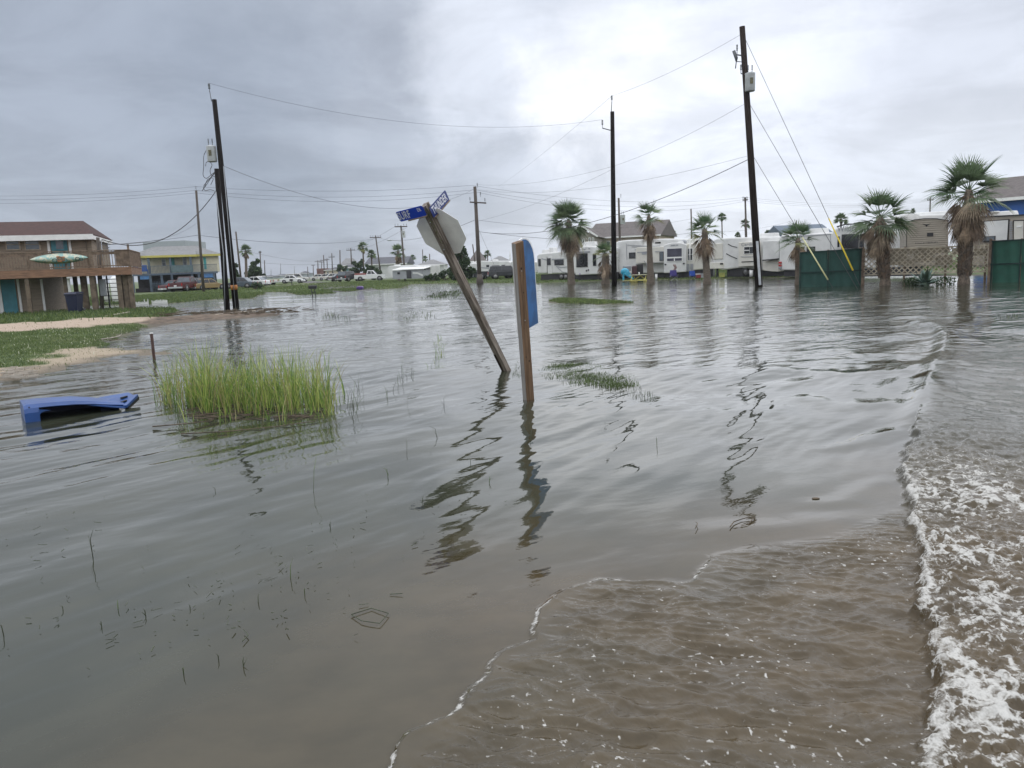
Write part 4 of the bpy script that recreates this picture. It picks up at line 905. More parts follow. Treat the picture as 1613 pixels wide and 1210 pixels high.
# service pole by the deck and its meter box
t = thing('service_pole', 'grey weathered service pole with a meter box in front of the deck', 'utility pole', G(161, 490, .1))
q0 = G(161, 490.5, .1); q1 = At(154, 374, q0.y); mb = MB(); mb.tube([q0-Vector((0, 0, .3)), q0.lerp(q1, .5), q1], [.11, .10, .085], 10); mb.build('shaft', m_polewood, t)
mb = MB(); mb.tube([At(159.5, 380, q0.y-.12), At(164, 436, q0.y-.12)], .025, 8); mb.build('conduit', m_conduit, t)
a = At(166, 440, q0.y-.1); b = At(160.5, 466, q0.y-.1); mb = MB(); mb.box(b.x, a.x, q0.y-.25, q0.y-.08, b.z, a.z); mb.build('meter_box', m_conduit, t, .01)
mb = MB()
for pts in ([(158, 379), (163, 380), (168, 390), (172, 393)], [(172, 391), (168, 387), (172, 381), (178, 378)], [(160, 390), (166, 392), (173, 389)]): curl(mb, pts, q0.y-.1, .012)
mb.build('looped_wires', m_wire, t)
# driftwood plank on the lawn
o = MB(); o.bar(G(167, 499, .15)+Vector((0, 0, .03)), G(203, 493, .15)+Vector((0, 0, .04)), .12, .04); tag(o.build('plank', mat('pale_plank', (.48, .42, .34), .8, .15), None), 'pale plank lying on the grass before the deck', 'plank')
# ---- low white picket fences
for k, (x0, x1, y, dd_) in enumerate(((211, 233.5, 481.5, 51), (240, 263, 479.5, 53))):
    p0 = At(x0, y+.5, dd_); p1 = At(x1, y-2.2, dd_+1.2); t = thing('picket_fence', ('left', 'right')[k]+' length of the knee-high white picket fence at the puddle edge', 'fence', (p0.x, p0.y, 0), 'low white picket fences')
    p0.z = p1.z = .02; mb = MB(); nn = 13
    for i in range(nn):
        q = p0.lerp(p1, i/(nn-1)); hh = .34 if not (k == 0 and i in (9, 12)) else .5; q = q+Vector((0, 0, rnd.uniform(-.04, .03))); mb.add([(q.x-.035, q.y-.01, q.z-.1), (q.x+.035, q.y-.01, q.z-.1), (q.x+.035, q.y+.01, q.z-.1), (q.x-.035, q.y+.01, q.z-.1), (q.x-.03, q.y-.01, q.z+hh*.8), (q.x+.03, q.y-.01, q.z+hh*.8), (q.x+.03, q.y+.01, q.z+hh*.8), (q.x-.03, q.y+.01, q.z+hh*.8), (q.x, q.y, q.z+hh)],
            [(0, 1, 5, 4), (1, 2, 6, 5), (2, 3, 7, 6), (3, 0, 4, 7), (4, 5, 8), (5, 6, 8), (6, 7, 8), (7, 4, 8)])
    mb.build('pickets', m_white, t); mb = MB(); mb.bar(p0+Vector((0, .02, .14)), p1+Vector((0, .02, .14)), .03, .04); mb.build('rail', m_white, t)
# ---- yellow house
f = Fr(205, 104, 345, 108); g0 = .16
t = thing('yellow_house', 'pale yellow house on blue-grey stilts with a grey hip roof', 'house', f(6, 0, g0))
u0 = f.uz(206, 405)[0]; u1 = f.uz(344, 403)[0]; zE = f.uz(275, 403.5)[1]; zD = f.uz(275, 430)[1]; up0 = f.uz(235, 405)[0]; up1 = f.uz(305, 405)[0]
mb = MB(f); mb.box(u0, u1, 0, 8, zD, zE); mb.build('wall', m_yelwall, t)
zR = f.uz(275, 388, 4)[1]; ur0 = f.uz(243, 389, 4)[0]; ur1 = f.uz(308, 388, 4)[0]
mb = MB(f); e = .5; P = [(u0-e, -e, zE+.1), (u1+e, -e, zE+.1), (u1+e, 8+e, zE+.1), (u0-e, 8+e, zE+.1), (ur0, 4, zR), (ur1, 4, zR)]
mb.add(P, [(0, 1, 5, 4), (1, 2, 5), (2, 3, 4, 5), (3, 0, 4), (3, 2, 1, 0)]); mb.add([(up0-.4, -2.4, zE+.05), (up1+.4, -2.4, zE+.05), (up1+.4, 1.5, zE+.75), (up0-.4, 1.5, zE+.75), (up0-.4, 1.5, zE+.05), (up1+.4, 1.5, zE+.05)], [(0, 1, 2, 3), (0, 4, 5, 1), (0, 3, 4), (1, 5, 2)]); rf = mb.build('roof', m_greyroof, t)
mb = MB(f); mb.box(u0-e-.02, up0-.4, -e-.06, -e, zE-.15, zE+.13); mb.box(up1+.4, u1+e+.02, -e-.06, -e, zE-.15, zE+.13); mb.box(up0-.45, up1+.45, -2.46, -2.4, zE-.2, zE+.08); mb.build('fascia', m_yeltrim, rf)
mb = MB(f); mb.box(up0-.4, up1+.4, -2.3, 0, zE-.22, zE-.1); mb.build('porch_ceiling', m_yeltrim, t)
for q in ((216.5, 409, 224.5, 418), (254, 408, 262, 419), (287, 405, 295, 418)): win(f, *q, t, glass=m_glassg, bars=(0, 1))
for q, lb in (((269.5, 407, 276.5, 429), 'teal porch door'), ((320, 405.5, 326, 424), 'turquoise shuttered door')): pbox(f, *q, -.06, .02, 'door', mat('turq', (.06, .34, .33), .5), t, lb=lb)
mb = MB(f); mb.box(u0+.2, u1-.3, -2.4, 0, zD-.25, zD); dk = mb.build('deck', m_bluegrey, t)
zr = zD+1.0; mb = MB(f); mb.box(u0+.2, u1-.3, -2.42, -2.36, zr-.06, zr); u_ = u0+.2
while u_ < u1-.3: mb.box(u_, u_+.04, -2.41, -2.37, zD, zr-.05); u_ += .16 if u_ < up0+3.2 else .12
mb.build('railing', m_bluegrey, dk)
ug0 = f.uz(269, 420, -2.4)[0]; ug1 = f.uz(304, 420, -2.4)[0]; mb = MB(f); mb.box(ug0, ug1, -2.46, -2.43, zD+.05, zr-.08); mb.build('privacy_panel', mat('teal_grey', (.10, .15, .155), .6), dk)
for x_ in (209, 237, 255, 271, 303, 314, 338): u_ = f.uz(x_, 440, -2.3)[0]; mb = MB(f); mb.box(u_-.14, u_+.14, -2.35, -2.07, -.1, (zE-.1 if x_ in (237, 271, 303) else zD-.2)); mb.build('stilt', m_bluegrey, t)
for x0, x1, z0_, z1_ in ((220, 236, 432, 440), (321, 336, 430, 437)): pbox(f, x0, z0_, x1, z1_, -2.3, -2.25, 'blue_awning', mat('tarp_blue', (.07, .19, .40), .6), t)
mb = MB(f); mb.box(u0+.3, u1-.5, 3, 3.2, -.1, zD-.2); mb.box(u0+.3, u0+4.0, -1.6, -1.4, -.1, zD-1.9); mb.build('undercroft_wall', mat('undercroft_shade', (.022, .02, .024), .8, .3), t)  # walls coloured near black, painting the shade below the raised floor
mb = MB(f); ua = f.uz(238, 440, -2.8)[0]; ub = f.uz(270, 440, -2.8)[0]
for k in range(8): mb.box(ua, ub, -3.2+.0, -3.15, .25+k*.14, .3+k*.14) if k > 2 else None
for k in range(14): u_ = ua+(ub-ua)*k/13; mb.box(u_, u_+.05, -3.2, -3.14, .15, 1.55)
for k in range(7): mb.box(ua+k*.25, ua+k*.25+1.1, -3.6, -3.3, 1.25-k*.18, 1.3-k*.18)
mb.build('front_steps', m_bluegrey, t)
for k, x_ in enumerate((214, 228)):
    u_, z_ = f.uz(x_, 429, -1.6); mb = MB(f); mb.box(u_-.36, u_+.36, -1.9, -1.3, zD+.3, zD+.36); mb.box(u_-.34, u_+.34, -1.3, -1.22, zD+.3, zD+1.15, 0, (.04, 0)); mb.box(u_-.42, u_-.34, -2.0, -1.25, zD+.55, zD+.6); mb.box(u_+.34, u_+.42, -2.0, -1.25, zD+.55, zD+.6)
    for sx_ in (-.38, .38): mb.box(u_+sx_-.03, u_+sx_+.03, -2.0, -1.9, zD, zD+.56); mb.box(u_+sx_-.03, u_+sx_+.03, -1.35, -1.25, zD, zD+.56)
    tag(mb.build('deck_chair', mat('chair_blue', (.02, .10, .38), .5), None), ('left', 'right')[k]+' of the two blue chairs on the yellow house deck', 'chair', 'blue deck chairs')
# grey block building behind
def block(x0, y0, x1, y1, d, dep, label, mw, mr=None, zr_=None, name='building', ridge=0., wins=(), gable=False, over=.4, cat='building', grp='houses in the distance', dd2=None, roofh=None, hip=None):
    f = Fr(x0, d, x1, dd2 or d); t = thing(name, label, cat, f(1, 0, .1), grp)
    ua, z1 = f.uz(x0, y0); ub, z0 = f.uz(x1, y1); z1 = f.uz((x0+x1)/2, y0)[1]; mb = MB(f); mb.box(ua, ub, 0, dep, -.1, z1); mb.build('wall', mw, t)
    e = over
    if ridge:
        zr_ = f.uz((x0+x1)/2, ridge, dep/2)[1]; mb = MB(f); hp = min(hip if hip is not None else 0, (ub-ua)/2+e-.3)
        P = [(ua-e, -e, z1-.1), (ub+e, -e, z1-.1), (ub+e, dep+e, z1-.1), (ua-e, dep+e, z1-.1), (ua-e+hp, dep/2, zr_), (ub+e-hp, dep/2, zr_)]
        mb.add(P, [(0, 1, 5, 4), (1, 2, 5), (2, 3, 4, 5), (3, 0, 4), (3, 2, 1, 0)]); rf = mb.build('roof', mr, t)
        mb = MB(f); mb.box(ua-e, ub+e, -e-.05, -e, z1-.22, z1-.02); mb.build('fascia', m_white, rf)
    for q in wins: win(f, *q, t, glass=m_glassg)
    return f, t
block(224.5, 380, 297, 430, 150, 10, 'large plain grey block rising behind the yellow house', mat('grey_block', (.33, .36, .38), .7, .05))
block(498.5, 423, 513, 438, 260, 12, 'brown building with a red and white painted front beside the street', mat('brown_front', (.15, .07, .055), .7, .25, .6))
block(512, 425, 535, 437, 250, 12, 'low cream house with a dark hip roof behind the pale cars', m_lap, m_slate, ridge=421, hip=4, wins=((515, 428, 518, 432), (523, 428, 526, 432)))
block(536, 418, 556, 436, 215, 10, 'two-storey cream house with slanted roof left of the palms', m_yelwall, m_greyroof, ridge=407, wins=((539, 421, 541, 424), (548, 421, 551, 424)), hip=1)
block(545, 421, 557, 436, 190, 8, 'small teal shed-like house behind the dark off-roader', mat('teal_house', (.13, .24, .27), .6), m_slate, ridge=417, wins=((549, 424, 552, 429),))
block(576, 415.5, 640, 436, 170, 14, 'long white house with a slate gable roof behind the bushy palm', m_whitish, m_slate, ridge=405, hip=0, wins=((577, 419, 583, 424), (596, 419, 601, 425), (612, 419, 616, 425)))
block(657, 417, 700, 436, 190, 12, 'house with a grey hip roof half hidden by the stop sign', m_whitish, m_greyroof, ridge=409, hip=8)
block(741, 411, 764, 428, 165, 8, 'house with a steep brown pyramid roof behind the verge trailers', m_whitish, m_choc, ridge=394, hip=7)
block(771, 411.5, 804, 428, 170, 10, 'low house with a broad grey arched-looking roof left of the blue board', m_whitish, m_greyroof, ridge=403.5, hip=6)
for q in ((402, 436, 430, 439.5, 430), (432, 434, 452, 439, 480), (455, 433, 470, 438, 450), (468, 431, 486, 437, 420), (474, 429, 480, 433, 500)):
    block(q[0], q[1], q[2], q[3]+3, q[4], 12, 'faint low building far away, '+{402: 'just right of the thin pole', 432: 'left of the pale sedan roof', 455: 'above the white sedan', 468: 'at the end of the street', 474: 'tallest at the end of the street'}[q[0]], mat('far_wall_hazed', (.28, .31, .33), .8, .2, .3), m_slate, ridge=q[1]-2, hip=3)  # distance haze is mixed into this wall colour
# beige apartment behind the left trailers
f, t = block(925, 372, 1038, 430, 112, 12, 'long beige building with a chocolate roof behind the trailers', mat('beige_wall', (.47, .385, .30), .75, .05), m_choc, ridge=350, hip=0, name='apartment_building', cat='building', grp=None, dd2=108)
win(f, 955, 380, 961, 388, t, glass=m_glassg)
fg = Fr(893, 104, 939, 103); ua = fg.uz(893, 380)[0]; ub = fg.uz(939, 380)[0]; zg = fg.uz(916, 373)[1]; zt_ = fg.uz(920, 355)[1]
mb = MB(fg); mb.box(ua, ub-.2, 0, 8, 0, zg); mb.prism([(ua, zg), (ub-.2, zg), ((ua+ub)/2, zt_-.4)], .0, .2); mb.build('wing_wall', mat('grey_beige', (.36, .33, .29), .75), t)
mb = MB(fg); um = (ua+ub)/2
mb.add([(ua-.4, -.5, zg-.1), (um, -.5, zt_), (ub+.3, -.5, zg-.1), (ua-.4, 9, zg-.1), (um, 9, zt_), (ub+.3, 9, zg-.1)], [(0, 1, 4, 3), (1, 2, 5, 4)]); mb.build('wing_roof', m_choc, t)
mb = MB(fg); mb.bar((ua-.4, -.52, zg-.1), (um, -.52, zt_), .12, .2); mb.bar((um, -.52, zt_), (ub+.3, -.52, zg-.1), .12, .2); mb.build('wing_trim', m_white, t)
for q in ((917, 376, 921, 386), (927, 374, 930.5, 386), (932.5, 374, 936, 386)): win(fg, *q, t, glass=m_glass, fw=.1)
# royal blue building at the right edge
f = Fr(1530, 66, 1700, 60); t = thing('blue_building', 'royal blue building with a brown roof at the right edge', 'building', f(2, 0, .1))
ua = f.uz(1540, 320)[0]; ub = f.uz(1760, 320)[0]; z1 = f.uz(1600, 311)[1]; zr_ = f.uz(1600, 276, 3)[1]
mb = MB(f); mb.box(ua, ub, 0, 9, 0, z1); mb.build('wall', m_blueroyal, t)
mb = MB(f); uc = f.uz(1562, 285, 3.5)[0]; mb.add([(ua-.3, -.6, z1-.05), (ub, -.6, z1-.05), (ub, 4.5, zr_), (uc, 4.5, zr_), (ua-.3, 9.5, z1-.05), (ub, 9.5, z1-.05)], [(0, 1, 2, 3), (3, 2, 5, 4), (0, 3, 4), (0, 4, 5, 1)]); rf = mb.build('roof', m_choc, t)
mb = MB(f); mb.box(ua-.3, ub, -.66, -.6, z1-.25, z1); mb.build('fascia', m_white, rf)
# long blue roof behind the trailers
block(1243, 372, 1312, 400, 95, 9, 'building with a grey-blue roof glimpsed over the trailers', m_whitish, mat('blue_grey_roof', (.10, .13, .17), .7, .1), ridge=353.5, hip=0)

# ================================================================== TRAILERS
def body(f, pts, depth, name, m, parent, bevel=.12, n0=0.):
    P = [f.uz(a, b, n0) for a, b in pts]; mb = MB(f); mb.prism(P, n0, n0+depth); return mb.build(name, m, parent, bevel)
def wheel(f, px, py, r, parent, n=.05, w=.25, side_=1):
    u_, _ = f.uz(px, py, n); mb = MB(f); mb.tube([(u_, n, r+.1), (u_, n+w, r+.1)], r, 18); o = mb.build('wheel', m_tyre, parent)
    mb = MB(f); mb.tube([(u_, n-.02, r+.1), (u_, n+.03, r+.1)], r*.58, 14); mb.build('rim', m_rim, o); return o
def strip(f, pts, n, w, name, m, parent):
    P = [f.uz(a, b, n) for a, b in pts]; mb = MB(f)
    for (a, b), (c_, d_) in zip(P[:-1], P[1:]): mb.bar((a, n, b), (c_, n, d_), .02, w)
    o = mb.build(name, m, parent); return o
def acunit(f, x, y, parent, n=1., w=1.1, h=.3, name='air_conditioner'):
    u_, z_ = f.uz(x, y, n); mb = MB(f); mb.box(u_-w/2, u_+w/2, n-.4, n+.4, z_-.25, z_+h, 0, (.1, .08)); mb.build(name, m_rvwhite, parent, .05)
TG = 'white trailers parked along the flooded verge'
# 1 travel trailer behind the left palm
f = Fr(845, 82, 912, 78); t = thing('camper_trailer', 'white camper with a black door edge just right of the blue board', 'camper', f(2, 0, .12), TG)
body(f, [(847, 431), (845.5, 425), (845.5, 402), (850, 399.5), (907, 394), (912, 431)], 2.5, 'body', m_rvwhite, t)
mb = MB(f); u0 = f.uz(849, 430)[0]; u1 = f.uz(911, 430)[0]; mb.box(u0, u1, .3, 2.2, .1, .75); mb.build('undercarriage', m_rvdark, t)
for q in ((848, 408, 852, 419.5), (873.5, 409.5, 888, 417.5)): win(f, *q, t, -.02, m_black, m_glass, .05)
d_ = pbox(f, 862, 405, 870, 431, -.05, .02, 'door', m_rvwhite, t, .03); win(f, 863, 407, 868, 417.5, d_, -.07, m_black, m_glass, .04); strip(f, [(861.7, 404.5), (861.9, 431)], -.04, .05, 'door_seam', m_black, t)
strip(f, [(853, 407.5), (862, 410), (873, 408.5), (889, 408)], -.03, .10, 'stripe', m_rvgrey, t); strip(f, [(876, 420), (884, 421.5), (893, 420.5)], -.03, .08, 'stripe', m_rvgrey, t); strip(f, [(878, 421.5), (886, 428.5), (892, 429.5)], -.03, .06, 'stripe', m_rvgrey, t)
for x_ in (884, 891): wheel(f, x_, 432, .36, t)
acunit(f, 862.5, 398, t); acunit(f, 871, 394.5, t, 1.2, .8)
# 2 rear of the fifth wheel with the big window
f = Fr(905, 77, 965, 75); t = thing('camper_trailer', 'white trailer with an arched gable end and a big square window between two palms', 'camper', f(2, 0, .12), TG)
body(f, [(906, 434), (906, 397), (912, 391.5), (923, 387.5), (936, 388.5), (944, 392.5), (945, 432)], 1.6, 'gable_end', m_rvwhite, t, .1)
body(f.off(.5), [(944, 432), (944, 392), (946, 389.5), (972, 390), (972, 431)], 2.2, 'body', m_rvwhite, t, .1)
mb = MB(f); mb.box(f.uz(908, 430)[0], f.uz(970, 430)[0], .5, 2.4, .1, .8); mb.build('undercarriage', m_rvdark, t)
win(f, 907.8, 399.8, 926, 420.5, t, -.02, m_black, m_glass, .05); win(f.off(.02), 934, 400.5, 939.5, 418.8, t, -.04, m_black, m_glass, .05)
pbox(f, 907, 396.5, 929, 398, -.06, .02, 'trim', m_rvgrey, t); mb = MB(f); u_, z_ = f.uz(921, 393, 0); mb.add([(u_-.2, -.02, z_+.1), (u_, -.02, z_-.12), (u_+.2, -.02, z_+.1), (u_, -.02, z_+.02)], [(0, 1, 3), (1, 2, 3)]); mb.box(u_-.9, u_-.5, -.02, 0, z_-.1, z_+.1); mb.box(u_+.4, u_+.6, -.02, 0, z_, z_+.1); mb.build('emblem', m_rvgrey, t)
mb = MB(f); u_, z_ = f.uz(913.5, 432, 0); mb.ell((u_, -.02, z_), (.1, .02, .12)); mb.build('tow_cover', mat('mauve', (.35, .3, .42), .5), t)
acunit(f, 930, 386.5, t, 1.2, 1.4, .35)
for x_, y_ in ((923.5, 426.5), (926.5, 425.5)): pbox(f, x_-.8, y_-1.4, x_+.8, y_+1.4, -.05, 0, 'socket', m_black, t)
strip(f, [(949, 391), (949, 425)], .46, .04, 'seam', m_rvgrey, t)
# 3 long fifth wheel behind the slim palm
f = Fr(968, 76, 1048, 72.5); t = thing('fifth_wheel', 'long white fifth wheel with a beige slide-out behind the picnic table', 'camper', f(3, 0, .12), TG)
body(f, [(960, 432), (960, 388), (973, 380), (987, 378.2), (1046, 376), (1100, 376.5), (1100, 428), (1010, 431), (992, 432)], 2.6, 'body', m_rvwhite, t, .12)
mb = MB(f); mb.box(f.uz(965, 430)[0], f.uz(1090, 430)[0], .4, 2.4, .1, .85); mb.build('undercarriage', m_rvdark, t)
win(f, 991, 398, 1001, 407, t, -.02, m_black, m_glass, .05)
f_s = f.off(-.7); so_ = body(f_s, [(1001.5, 415), (1001.5, 391.5), (1004, 389.8), (1046, 388.5), (1046, 414.5)], .75, 'slide_out', m_rvcream, t, .05)
win(f_s, 1039, 397, 1045.5, 411, so_, -.02, m_black, m_glassg, .04); mb = MB(f_s); ua, za = f_s.uz(1004, 398); ub, zb_ = f_s.uz(1020, 398)
mb.bar((ua, -.02, za), (ub, -.02, za+.03), .02, .08); mb.box(ub-.6, ub-.1, -.03, 0, za-.2, za+.05); mb.build('emblem', m_rvgrey, so_)
for pts in ([(988, 386), (1022, 388)], [(995, 389), (1040, 387.5)], [(1000, 393.5), (1045, 392)], [(986.8, 384), (987.3, 410)], [(1032, 396.5), (1046, 396)], [(1029, 413.8), (1046, 412.8)]): strip(f, pts, -.03 if pts[0][0] < 1020 else -.75, .05, 'stripe', m_rvgrey, t)
pbox(f, 1032, 381.5, 1040.5, 383.5, -.03, 0, 'badge', m_black, t); strip(f_s, [(1014.5, 411), (1021, 420)], -.05, .06, 'strut', m_rvgrey, t)
wheel(f, 979, 435, .40, t)
# 4 white slide end with the shaded window
f = Fr(1045, 70.5, 1120, 69); t = thing('fifth_wheel', 'white trailer end with a wide purple-shaded window and paired side panes', 'camper', f(3, 0, .12), TG)
body(f, [(1045.5, 430.5), (1045.5, 386), (1058, 382.5), (1072, 382.3), (1081, 385), (1081, 428.5)], 1.2, 'gable_end', m_rvwhite, t, .07)
body(f.off(.35), [(1080, 428.5), (1080, 384), (1100, 382.5), (1125, 382.5), (1125, 423), (1094, 426)], 2.6, 'body', m_rvcream, t, .1)
w_ = win(f, 1050, 391.3, 1075, 411.5, t, -.02, m_white, mat('shaded_pane', (.06, .06, .085), .25, .2), .05, bars=(0, 0)); pbox(f, 1049.5, 405.2, 1075.5, 406.4, -.07, -.03, 'mullion', m_white, t); pbox(f, 1061.5, 406.4, 1063, 411.5, -.07, -.03, 'mullion', m_white, t)
win(f.off(.35), 1083, 391, 1091.5, 410.5, t, -.02, m_white, m_glass, .05, bars=(1, 1))
mb = MB(f); u_, z_ = f.uz(1063, 386.5); mb.box(u_-.35, u_+.05, -.02, 0, z_-.05, z_+.05); mb.box(u_+.12, u_+.3, -.02, 0, z_-.05, z_+.05); mb.build('emblem', m_rvgrey, t)
for x_, y_ in ((1048, 416.8), (1077, 415)): pbox(f, x_-1.4, y_-1, x_+1.4, y_+1, -.08, 0, 'light', m_black, t, .02)
pbox(f.off(.35), 1081, 416, 1092, 427, -.05, 0, 'ladder_panel', m_rvgrey, t)
mb = MB(f); u_ = f.uz(1086.5, 400)[0]; mb.tube([(u_, .1, .3), (u_, .1, 3.6)], .035, 8); mb.build('downpipe', m_white, t)
mb = MB(f); mb.box(f.uz(1048, 430)[0], f.uz(1122, 430)[0], .5, 2.4, .1, .8); mb.build('undercarriage', m_rvdark, t)
acunit(f, 1073, 382, t, .8, .6, .12); mb = MB(f); u_, z_ = f.uz(1077, 381.5, .8); mb.ell((u_, .8, z_), (.28, .12, .22)); mb.build('dish', m_rvgrey, t)
# 5 fifth wheel with curved stripes and slide
f = Fr(1115, 68.5, 1260, 62); t = thing('fifth_wheel', 'fifth wheel with curved black stripes and a lettered slide-out behind the tallest pole', 'camper', f(4, 0, .12), TG)
body(f, [(1120, 420), (1119, 388), (1121, 379), (1130, 375.5), (1160, 374), (1230, 372.5), (1232, 428), (1215, 428), (1168, 422), (1138, 425.5), (1128, 423)], 2.6, 'body', m_rvwhite, t, .12)
pbox(f, 1124, 384, 1138, 408, -.06, .02, 'panel', m_rvcream, t, .03); pbox(f, 1117, 414, 1140, 423, -.04, .02, 'skirt_panel', m_rvcream, t, .02); pbox(f, 1134, 414.5, 1138.5, 417, -.08, 0, 'light', m_black, t, .02)
mb = MB(f); mb.box(f.uz(1145, 430)[0], f.uz(1232, 430)[0], .3, 2.4, .1, .95); mb.build('undercarriage', m_rvdark, t)
mb = MB(f); ua = f.uz(1124, 430)[0]; mb.box(ua, ua+.15, .4, .55, 0, 1.1); mb.box(ua+1.1, ua+1.25, .4, .55, 0, 1.1); mb.build('landing_leg', m_rvdark, t)
for pts in ([(1146.5, 384.5), (1153, 388), (1161, 389.7)], [(1144, 399.5), (1152, 404), (1161, 407.5)]): strip(f, pts, -.03, .06, 'stripe', m_black, t)
f_s = f.off(-.8); so_ = body(f_s, [(1163, 420.5), (1163, 381.5), (1190, 380.5), (1192, 419)], .85, 'slide_out', m_rvcream, t, .05)
win(f_s, 1172, 388.5, 1190.5, 400, so_, -.02, m_white, m_glass, .05, bars=(1, 0)); pbox(f_s, 1172, 394, 1180.5, 394.9, -.07, -.03, 'mullion', m_white, so_)
u_, z_ = f_s.uz(1180.5, 385); 
text('lettering', 'Cardinal', m_rvgrey, so_, f_s(u_, -.02, z_)-wloc(so_), .42, Matrix((f.u, Vector((0, 0, 1)), -f.n)).transposed(), 1.0)
strip(f_s, [(1167, 404.5), (1191, 404.5)], -.03, .05, 'stripe', m_rvgrey, so_); strip(f_s, [(1168, 412.7), (1190, 411.8)], -.03, .07, 'stripe', m_black, so_)
body(f_s, [(1201.5, 410), (1201.5, 379.5), (1227.5, 379), (1227.5, 407.5)], .85, 'slide_out', m_rvwhite, t, .04); strip(f_s, [(1201, 410.3), (1228, 407.8)], -.03, .09, 'trim', m_black, t); strip(f_s, [(1227.8, 379), (1227.8, 407)], -.03, .07, 'trim', m_black, t)
body(f.off(-.4), [(1202, 426), (1202, 412), (1226, 409), (1226, 428), (1220, 428)], .5, 'storage_bay', m_rvcream, t, .03)
acunit(f, 1212, 374, t, 1.2, 1.6, .35)
for x_ in (1175, 1182): wheel(f, x_, 432, .38, t)
mb = MB(f); u_, z_ = f.uz(1189.5, 429); mb.tube([(u_, -.6, .1), (u_, -.6, .65)], .15, 12); mb.build('gas_bottle', m_white, t)
# 6 trailer rear with red lights
f = Fr(1226, 61, 1312, 57.5); t = thing('travel_trailer', 'white trailer with stacked red tail lights left of the green screen', 'camper', f(3, 0, .12), TG)
body(f, [(1227, 426), (1227, 374), (1231, 371), (1311, 366), (1311, 426)], 2.5, 'body', m_rvwhite, t, .1)
mb = MB(f); mb.box(f.uz(1232, 430)[0], f.uz(1312, 430)[0], .3, 2.2, .1, .8); mb.build('undercarriage', m_rvdark, t)
for y_ in (414, 418.5, 422): pbox(f, 1226, y_-1.6, 1230.5, y_+1.4, -.1, 0, 'tail_light', m_red if y_ < 420 else m_rvgrey, t, .02)
win(f, 1254, 389, 1267, 396, t, -.02, m_black, m_glass, .05); win(f, 1271, 389, 1284, 396, t, -.02, m_black, m_glass, .05); strip(f, [(1231, 373.5), (1309, 369)], -.04, .05, 'trim', m_rvgrey, t); strip(f, [(1308.4, 369), (1308.8, 398)], -.04, .06, 'seam', m_rvgrey, t)
acunit(f, 1290, 366, t, 1.2, 1.4, .3); acunit(f, 1262, 369.5, t, 1.2, .7, .25); acunit(f, 1240, 371, t, 1.2, .7, .2)
# 7 lettered fifth wheel behind the wide palm
f = Fr(1309, 54.5, 1430, 50.5); t = thing('fifth_wheel', 'white fifth wheel lettered above two dark panes, behind the wide-crowned palm', 'camper', f(3, 0, .12), TG)
body(f, [(1309.5, 424), (1309.5, 372), (1311, 364), (1316, 359), (1345, 355), (1372, 350.5), (1378, 424)], 2.2, 'front_cap', m_rvwhite, t, .15)
body(f.off(.4), [(1370, 424), (1370, 352), (1400, 342), (1432, 335), (1432, 424)], 2.4, 'body', m_rvwhite, t, .12)
for q in ((1326.5, 369.5, 1352.5, 391), (1354.5, 368.5, 1360.8, 391)): win(f, *q, t, -.02, m_black, m_glass, .05)
win(f, 1318.5, 371, 1324.5, 391, t, -.02, m_rvwhite, m_glass, .07); strip(f, [(1318, 357.5), (1331, 353.5), (1346, 353)], -.2, .09, 'trim', m_black, t); strip(f, [(1346, 352), (1375, 347.5)], -.2, .09, 'trim', m_rvdark, t)
u_, z_ = f.uz(1337, 360); text('lettering', 'Wildcat', m_rvgrey, t, f(u_, -.02, z_)-wloc(t), .56, Matrix((f.u, Vector((0, 0, 1)), -f.n)).transposed(), .85)
for k in range(3): u_, z_ = f.uz(1335.5+k*3.4, 363.8); mb = MB(f); mb.box(u_-.05, u_+.05, -.02, 0, z_-.04, z_+.04); mb.build('dot', m_rvgrey, t)
mb = MB(f); mb.box(f.uz(1312, 430)[0], f.uz(1430, 430)[0], .3, 2.2, .1, .7); mb.build('undercarriage', m_rvdark, t)
# 8 ribbed tan trailer with emblem
f = Fr(1427, 47.5, 1545, 46); t = thing('travel_trailer', 'ribbed tan trailer end with a dark bird emblem behind the lattice fence', 'camper', f(2, 0, .12))
m_rib, p = newmat('ribbed_tan'); gp = N('ShaderNodeNewGeometry').outputs['Position']; sp = N('ShaderNodeSeparateXYZ'); L(gp, sp.inputs[0])
wv = mt('FRACT', mt('MULTIPLY', sp.outputs[2], 8.0)); nz_ = noise(gp, 1.2, 3).outputs[0]; L(mixc(mapr(nz_, .3, .7), (.29, .255, .205), (.36, .32, .26)), p.inputs['Base Color']); p.inputs['Roughness'].default_value = .45; L(bump(mapr(wv, .0, .35), .02), p.inputs['Normal'])
body(f, [(1427.5, 420), (1427.5, 350), (1440, 346.3), (1455, 344.5), (1475, 344.5), (1494, 347.5), (1494, 418)], 5, 'body', m_rib, t, .06)
strip(f, [(1427.5, 392), (1427.5, 350), (1440, 346.3), (1455, 344.5), (1475, 344.5), (1494, 347.5)], -.02, .05, 'edge_trim', m_black, t)
body(f, [(1400, 420), (1400, 346), (1428, 339), (1494, 337), (1494, 420)], 3.0, 'rear_body', m_rvwhite, t, .1, 5.2)
pbox(f, 1460.5, 367, 1470, 372, -.04, 0, 'vent', m_black, t, .01)
u_, z_ = f.uz(1459.5, 355); mb = MB(f); mb.add([(u_-.25, -.02, z_+.1), (u_-.06, -.02, z_-.01), (u_, -.02, z_-.1), (u_+.06, -.02, z_-.01), (u_+.25, -.02, z_+.1), (u_+.05, -.02, z_+.06), (u_-.05, -.02, z_+.06)], [(0, 1, 6), (1, 2, 3), (3, 4, 5), (1, 3, 5, 6)]); mb.build('emblem', m_black, t)
mb = MB(f); u_, z_ = f.uz(1442, 384); 
